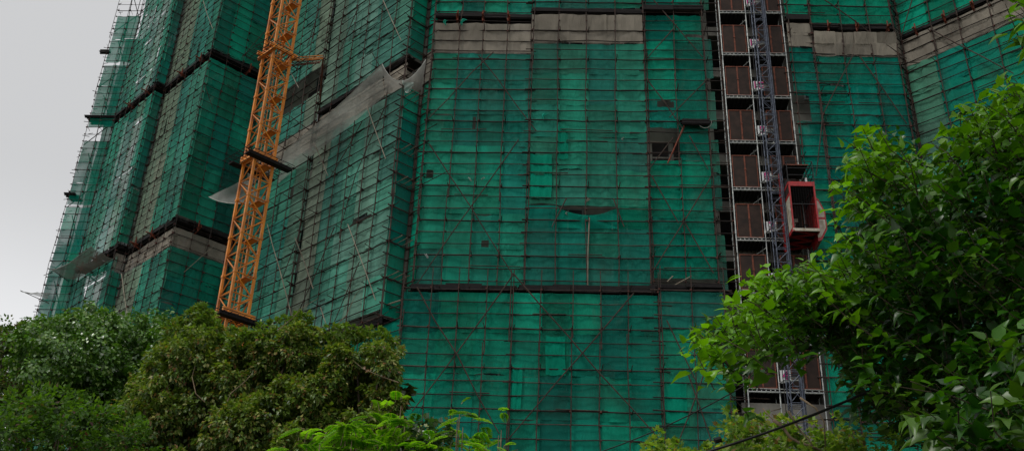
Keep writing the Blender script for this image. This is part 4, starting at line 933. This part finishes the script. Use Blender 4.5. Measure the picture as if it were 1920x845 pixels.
scrub('leggy bush with long bare stems at the bottom, beside the broadleaf tree', [(1510, 800), (1545, 815), (1560, 785), (1520, 840), (1580, 830), (1610, 845), (1640, 820), (1490, 780), (1660, 845), (1600, 800)], 12, .28, 1560, sub=15)
bs = thing('dead_branch', 'bare tan branches crossing the bushes at the bottom right', 'branch')
for (pts, r) in (([(1450, 787), (1468, 800), (1482, 820), (1500, 830), (1520, 835), (1550, 850)], .022), ([(1478, 770), (1490, 790), (1500, 806), (1518, 826), (1530, 845)], .014), ([(1500, 745), (1530, 765), (1545, 790), (1548, 845)], .014), ([(1430, 765), (1450, 787), (1475, 795), (1540, 785)], .008), ([(1465, 765), (1445, 770)], .006)):
    mb = MB(); mb.tube([at_h(x, y, 11.6) for x, y in pts], r, 5, r * .5); mb.build('branch_stem', MAT['twig'], bs, smooth=True)

# big-leaved tree at right ------------------------------------------------------
def big_leaf_tree(label, twigs, D, base, size=.2, per=11, dens=1.0, jit=.8, cols=None, trunk_r=.2, tip=(.22, .50, .006)):
    t = thing('broadleaf_tree', label, 'tree'); P, Dr, Nn, S, C = [], [], [], [], []
    P2 = [[] for _ in range(5)]
    cols = cols or [(.022, .095, .004), (.013, .062, .004), (.040, .14, .004), (.009, .040, .004), (.05, .12, .006)]
    tw = MB(); heads = []
    for (x, y, dd, bright) in twigs:
        tip_ = at_h(x, y, D + dd); heads.append(tip_); a = ru(0, 2 * math.pi)
        back = np.array([ru(.2, .7), ru(.0, .5), -ru(.1, .5)]); start = tip_ + back * .8
        tw.tube([start, (start + tip_) / 2 + RNG.normal(0, .03, 3), tip_], .006, 4, .003)
        n = int(per * ru(.7, 1.3)); base_c = np.array(random.choice(cols))
        for k in range(n):
            u = k / n; p = start * (1 - u) + tip_ * u + RNG.normal(0, .035, 3); a += 2.4
            axis = (tip_ - start); axis /= np.linalg.norm(axis); sx = np.cross(axis, (0, 0, 1)); sx /= np.linalg.norm(sx); sy = np.cross(axis, sx)
            d = sx * math.cos(a) + sy * math.sin(a) * .6 + axis * .5 + np.array([0, 0, -.45 + .3 * u]); nn = np.array([ru(-.3, .3), -.35, 1.]) + RNG.normal(0, .28, 3)
            g_ = max(0, bright + u * .35 - .25); c = base_c * ru(.75, 1.3) * (1 - g_) + np.array(tip) * ru(.75, 1.2) * g_
            P.append(p); Dr.append(d); Nn.append(nn); S.append(size * ru(.45, 1.3) * (1.1 - .35 * u)); C.append(c)
    tw.build('twigs', MAT['bark'], t)['kind'] = 'stuff'
    leaves_mesh('crown', t, 'broad', np.array(P), np.array(Dr), np.array(Nn), np.array(S), np.array(C), 'leaf_big')
    hh = sorted(heads, key=lambda h: -h[0] - .5 * h[1])[:len(heads) // 3]; trunk(t, base, [h + np.array([.3, .5, -.2]) for h in hh[::max(1, len(hh) // 8)]], trunk_r * .6, split=.4)
    return t
def fill(poly, n, d0, d1, bright=lambda x, y: .1):
    """random twig tips inside a pixel polygon, spread through real depth"""
    out = []; xs = [p[0] for p in poly]; ys = [p[1] for p in poly]
    def inside(x, y):
        c = False; j = len(poly) - 1
        for i in range(len(poly)):
            (xi, yi), (xj, yj) = poly[i], poly[j]
            if (yi > y) != (yj > y) and x < (xj - xi) * (y - yi) / (yj - yi) + xi: c = not c
            j = i
        return c
    while len(out) < n:
        x, y = ru(min(xs), max(xs)), ru(min(ys), max(ys))
        if inside(x, y): out.append((x, y, ru(d0, d1), bright(x, y)))
    return out
outline = [(1560, 330), (1600, 250), (1640, 225), (1680, 270), (1720, 300), (1755, 245), (1790, 215), (1840, 170), (1890, 145), (1960, 140), (1990, 400), (1990, 900), (1800, 900), (1700, 790), (1660, 740), (1600, 760), (1570, 690), (1535, 618), (1470, 608), (1400, 612), (1345, 625), (1300, 655), (1285, 625), (1330, 590), (1370, 560), (1400, 520), (1440, 500), (1500, 490), (1560, 450), (1590, 400)]
def br(x, y):
    # new shoots are yellow-green where the branches end: the upper and left fringe of the crown
    k = 0.03
    if x < 1480 and y < 660: k = .5
    if y < 330 + max(0, (1700 - x)) * .5 and x < 1760: k = max(k, .35)
    if y < 260 and x >= 1700: k = max(k, .35)
    if 1440 < x < 1600 and 470 < y < 560: k = max(k, .4)
    return k * ru(.4, 1.3)
tw = fill(outline, 1050, -1.3, 1.6, br) + fill([(1300, 655), (1330, 600), (1400, 520), (1500, 490), (1590, 500), (1560, 600), (1400, 615)], 60, -1.2, .3, br) + fill(outline, 420, 1.2, 2.4, lambda x, y: 0)
front = [(x, y, ru(-1.4, -.6), b) for x, y, b in ((1300, 640, .8), (1290, 655, .8), (1315, 610, .75), (1340, 590, .6), (1375, 520, .7), (1400, 512, .6), (1365, 545, .7), (1430, 505, .6), (1330, 690, .3), (1342, 705, .2), (1580, 260, .7), (1615, 235, .7), (1640, 232, .6), (1548, 330, .8), (1560, 350, .8), (1585, 300, .6), (1555, 400, .6), (1500, 475, .6), (1530, 480, .5), (1570, 430, .5), (1570, 470, .5), (1760, 250, .6), (1800, 205, .5), (1850, 165, .6), (1890, 150, .7), (1900, 165, .6), (1700, 290, .6), (1355, 620, .5), (1310, 625, .7), (1350, 560, .6))]
big_leaf_tree('large broadleaf tree filling the right side, glossy dark leaves with lime shoots', tw + front, 9.0, (*at_h(2120, 900, 10.5)[:2], 0), size=.138, per=12)
darkfill = fill(outline, 200, 1.6, 3.2, lambda x, y: 0); 
big_leaf_tree('second broadleaf tree packed behind the first, leaves coloured dark for deep shade', [(x + 50, y + 60, d, b) for x, y, d, b in darkfill], 10.6, (*at_h(1900, 900, 12.5)[:2], 0), size=.22, per=10, cols=[(.010, .038, .006), (.014, .05, .007)])  # near-black leaf colours stand in for darkness deep in the foliage
big_leaf_tree('overhanging leafy bough entering at the top right corner of the view', [(x, y, ru(-.3, .3), ru(.1, .5)) for x, y in ((1885, 8), (1900, 20), (1915, 35), (1925, 10), (1895, -5), (1920, 55), (1935, 40), (1875, -10), (1945, 20), (1940, 70))], 8.2, (*at_h(2150, 900, 9)[:2], 0), size=.17, per=8, trunk_r=.12)
big_leaf_tree('nearest broadleaf sapling in the bottom right corner with large clear leaves', fill([(1700, 700), (1760, 620), (1830, 600), (1960, 560), (1980, 900), (1720, 900), (1690, 800)], 46, -.8, .6, lambda x, y: ru(0, .04)), 6.6, (*at_h(1960, 1000, 6.8)[:2], 0), size=.15, per=14, trunk_r=.08)

# ------------------------------------------------------------------ cables
def cable(label, pts, r, grp='cables slung over the bushes'):
    mb = MB(); mb.tube(pts, r, 6); o = mb.build('overhead_cable', MAT['cable']); tag(o, label, 'cable', grp); return o
def sagline(p, q, sag, n=18): p, q = np.array(p), np.array(q); return [p + (q - p) * k / n - np.array([0, 0, 1]) * sag * 4 * (k / n) * (1 - k / n) for k in range(n + 1)]
ck = cable('thick black cable with a clamp, sagging up to the right over the bushes', sagline(at_h(1270, 862, 9.5), at_h(1720, 690, 9.0), .06), .012)
mb = MB(); p = at_h(1346, 824, 9.4); mb.tube([p - np.array([.03, 0, .01]), p + np.array([.03, 0, .01])], .028, 8); mb.build('cable_clamp', MAT['cable'], ck)
cable('thin dark wire crossing the lower green net behind the hanging leaf', sagline(at_h(1130, 845, 14), at_h(1450, 690, 13), .08), .008)

# ------------------------------------------------------------------ ground, world, light
mb = MB(); n = 40
for j in range(n + 1):
    for i in range(n + 1):
        x, y = -900 + 1800 * i / n, -600 + 1800 * j / n; mb.vert((x, y, -.05 if math.hypot(x, y) < 200 else ru(-.6, .3)))
for j in range(n):
    for i in range(n): a = j * (n + 1) + i; mb.face((a, a + 1, a + n + 2, a + n + 1))
g = mb.build('ground', MAT['ground']); g['kind'] = 'structure'

SUN_EL, SUN_AZ = math.radians(58), math.radians(222)   # azimuth of the sun, counter-clockwise from +X
sun = bpy.data.objects.new('sun', bpy.data.lights.new('sun', 'SUN')); COL.objects.link(sun)
sun.data.energy = 1.5; sun.data.angle = math.radians(12); sun.data.color = (1, .97, .92)
sd = Vector((math.cos(SUN_EL) * math.cos(SUN_AZ), math.cos(SUN_EL) * math.sin(SUN_AZ), math.sin(SUN_EL))); sun.rotation_euler = sd.to_track_quat('Z', 'Y').to_euler()
w = bpy.data.worlds.new('World'); sc.world = w; w.use_nodes = True; nt = w.node_tree; nt.nodes.clear()
out = N(nt, 'ShaderNodeOutputWorld'); bg = N(nt, 'ShaderNodeBackground'); sky = N(nt, 'ShaderNodeTexSky', sky_type='NISHITA')
sky.sun_disc = False; sky.sun_elevation = SUN_EL; sky.sun_rotation = math.radians(90) - SUN_AZ
sky.air_density = 1; sky.dust_density = 4
# thick cloud: the blue sky is almost wholly veiled by an even grey deck
sclr = N(nt, 'ShaderNodeVectorMath', operation='SCALE'); L(nt, sky.outputs[0], sclr.inputs[0]); sclr.inputs['Scale'].default_value = .05
mx = N(nt, 'ShaderNodeMix', data_type='RGBA'); mx.inputs[0].default_value = .97; L(nt, sclr.outputs[0], mx.inputs[6]); mx.inputs[7].default_value = (.625, .630, .640, 1)
tcw = N(nt, 'ShaderNodeTexCoord'); sp = N(nt, 'ShaderNodeSeparateXYZ'); L(nt, tcw.outputs['Generated'], sp.inputs[0])
cr = N(nt, 'ShaderNodeMapRange', interpolation_type='SMOOTHSTEP'); cr.inputs['From Min'].default_value = .26; cr.inputs['From Max'].default_value = .46; cr.inputs['To Min'].default_value = 1.42; cr.inputs['To Max'].default_value = 1.0
L(nt, sp.outputs[2], cr.inputs[0]); gs = N(nt, 'ShaderNodeVectorMath', operation='SCALE'); L(nt, mx.outputs[2], gs.inputs[0]); L(nt, cr.outputs[0], gs.inputs['Scale'])
L(nt, gs.outputs[0], bg.inputs[0]); bg.inputs[1].default_value = 1.0; L(nt, bg.outputs[0], out.inputs[0])
sc.view_settings.view_transform = 'Standard'; sc.view_settings.look = 'None'; sc.view_settings.gamma = 1; sc.view_settings.exposure = 0
sc.cycles.transparent_max_bounces = 16; sc.cycles.max_bounces = 6
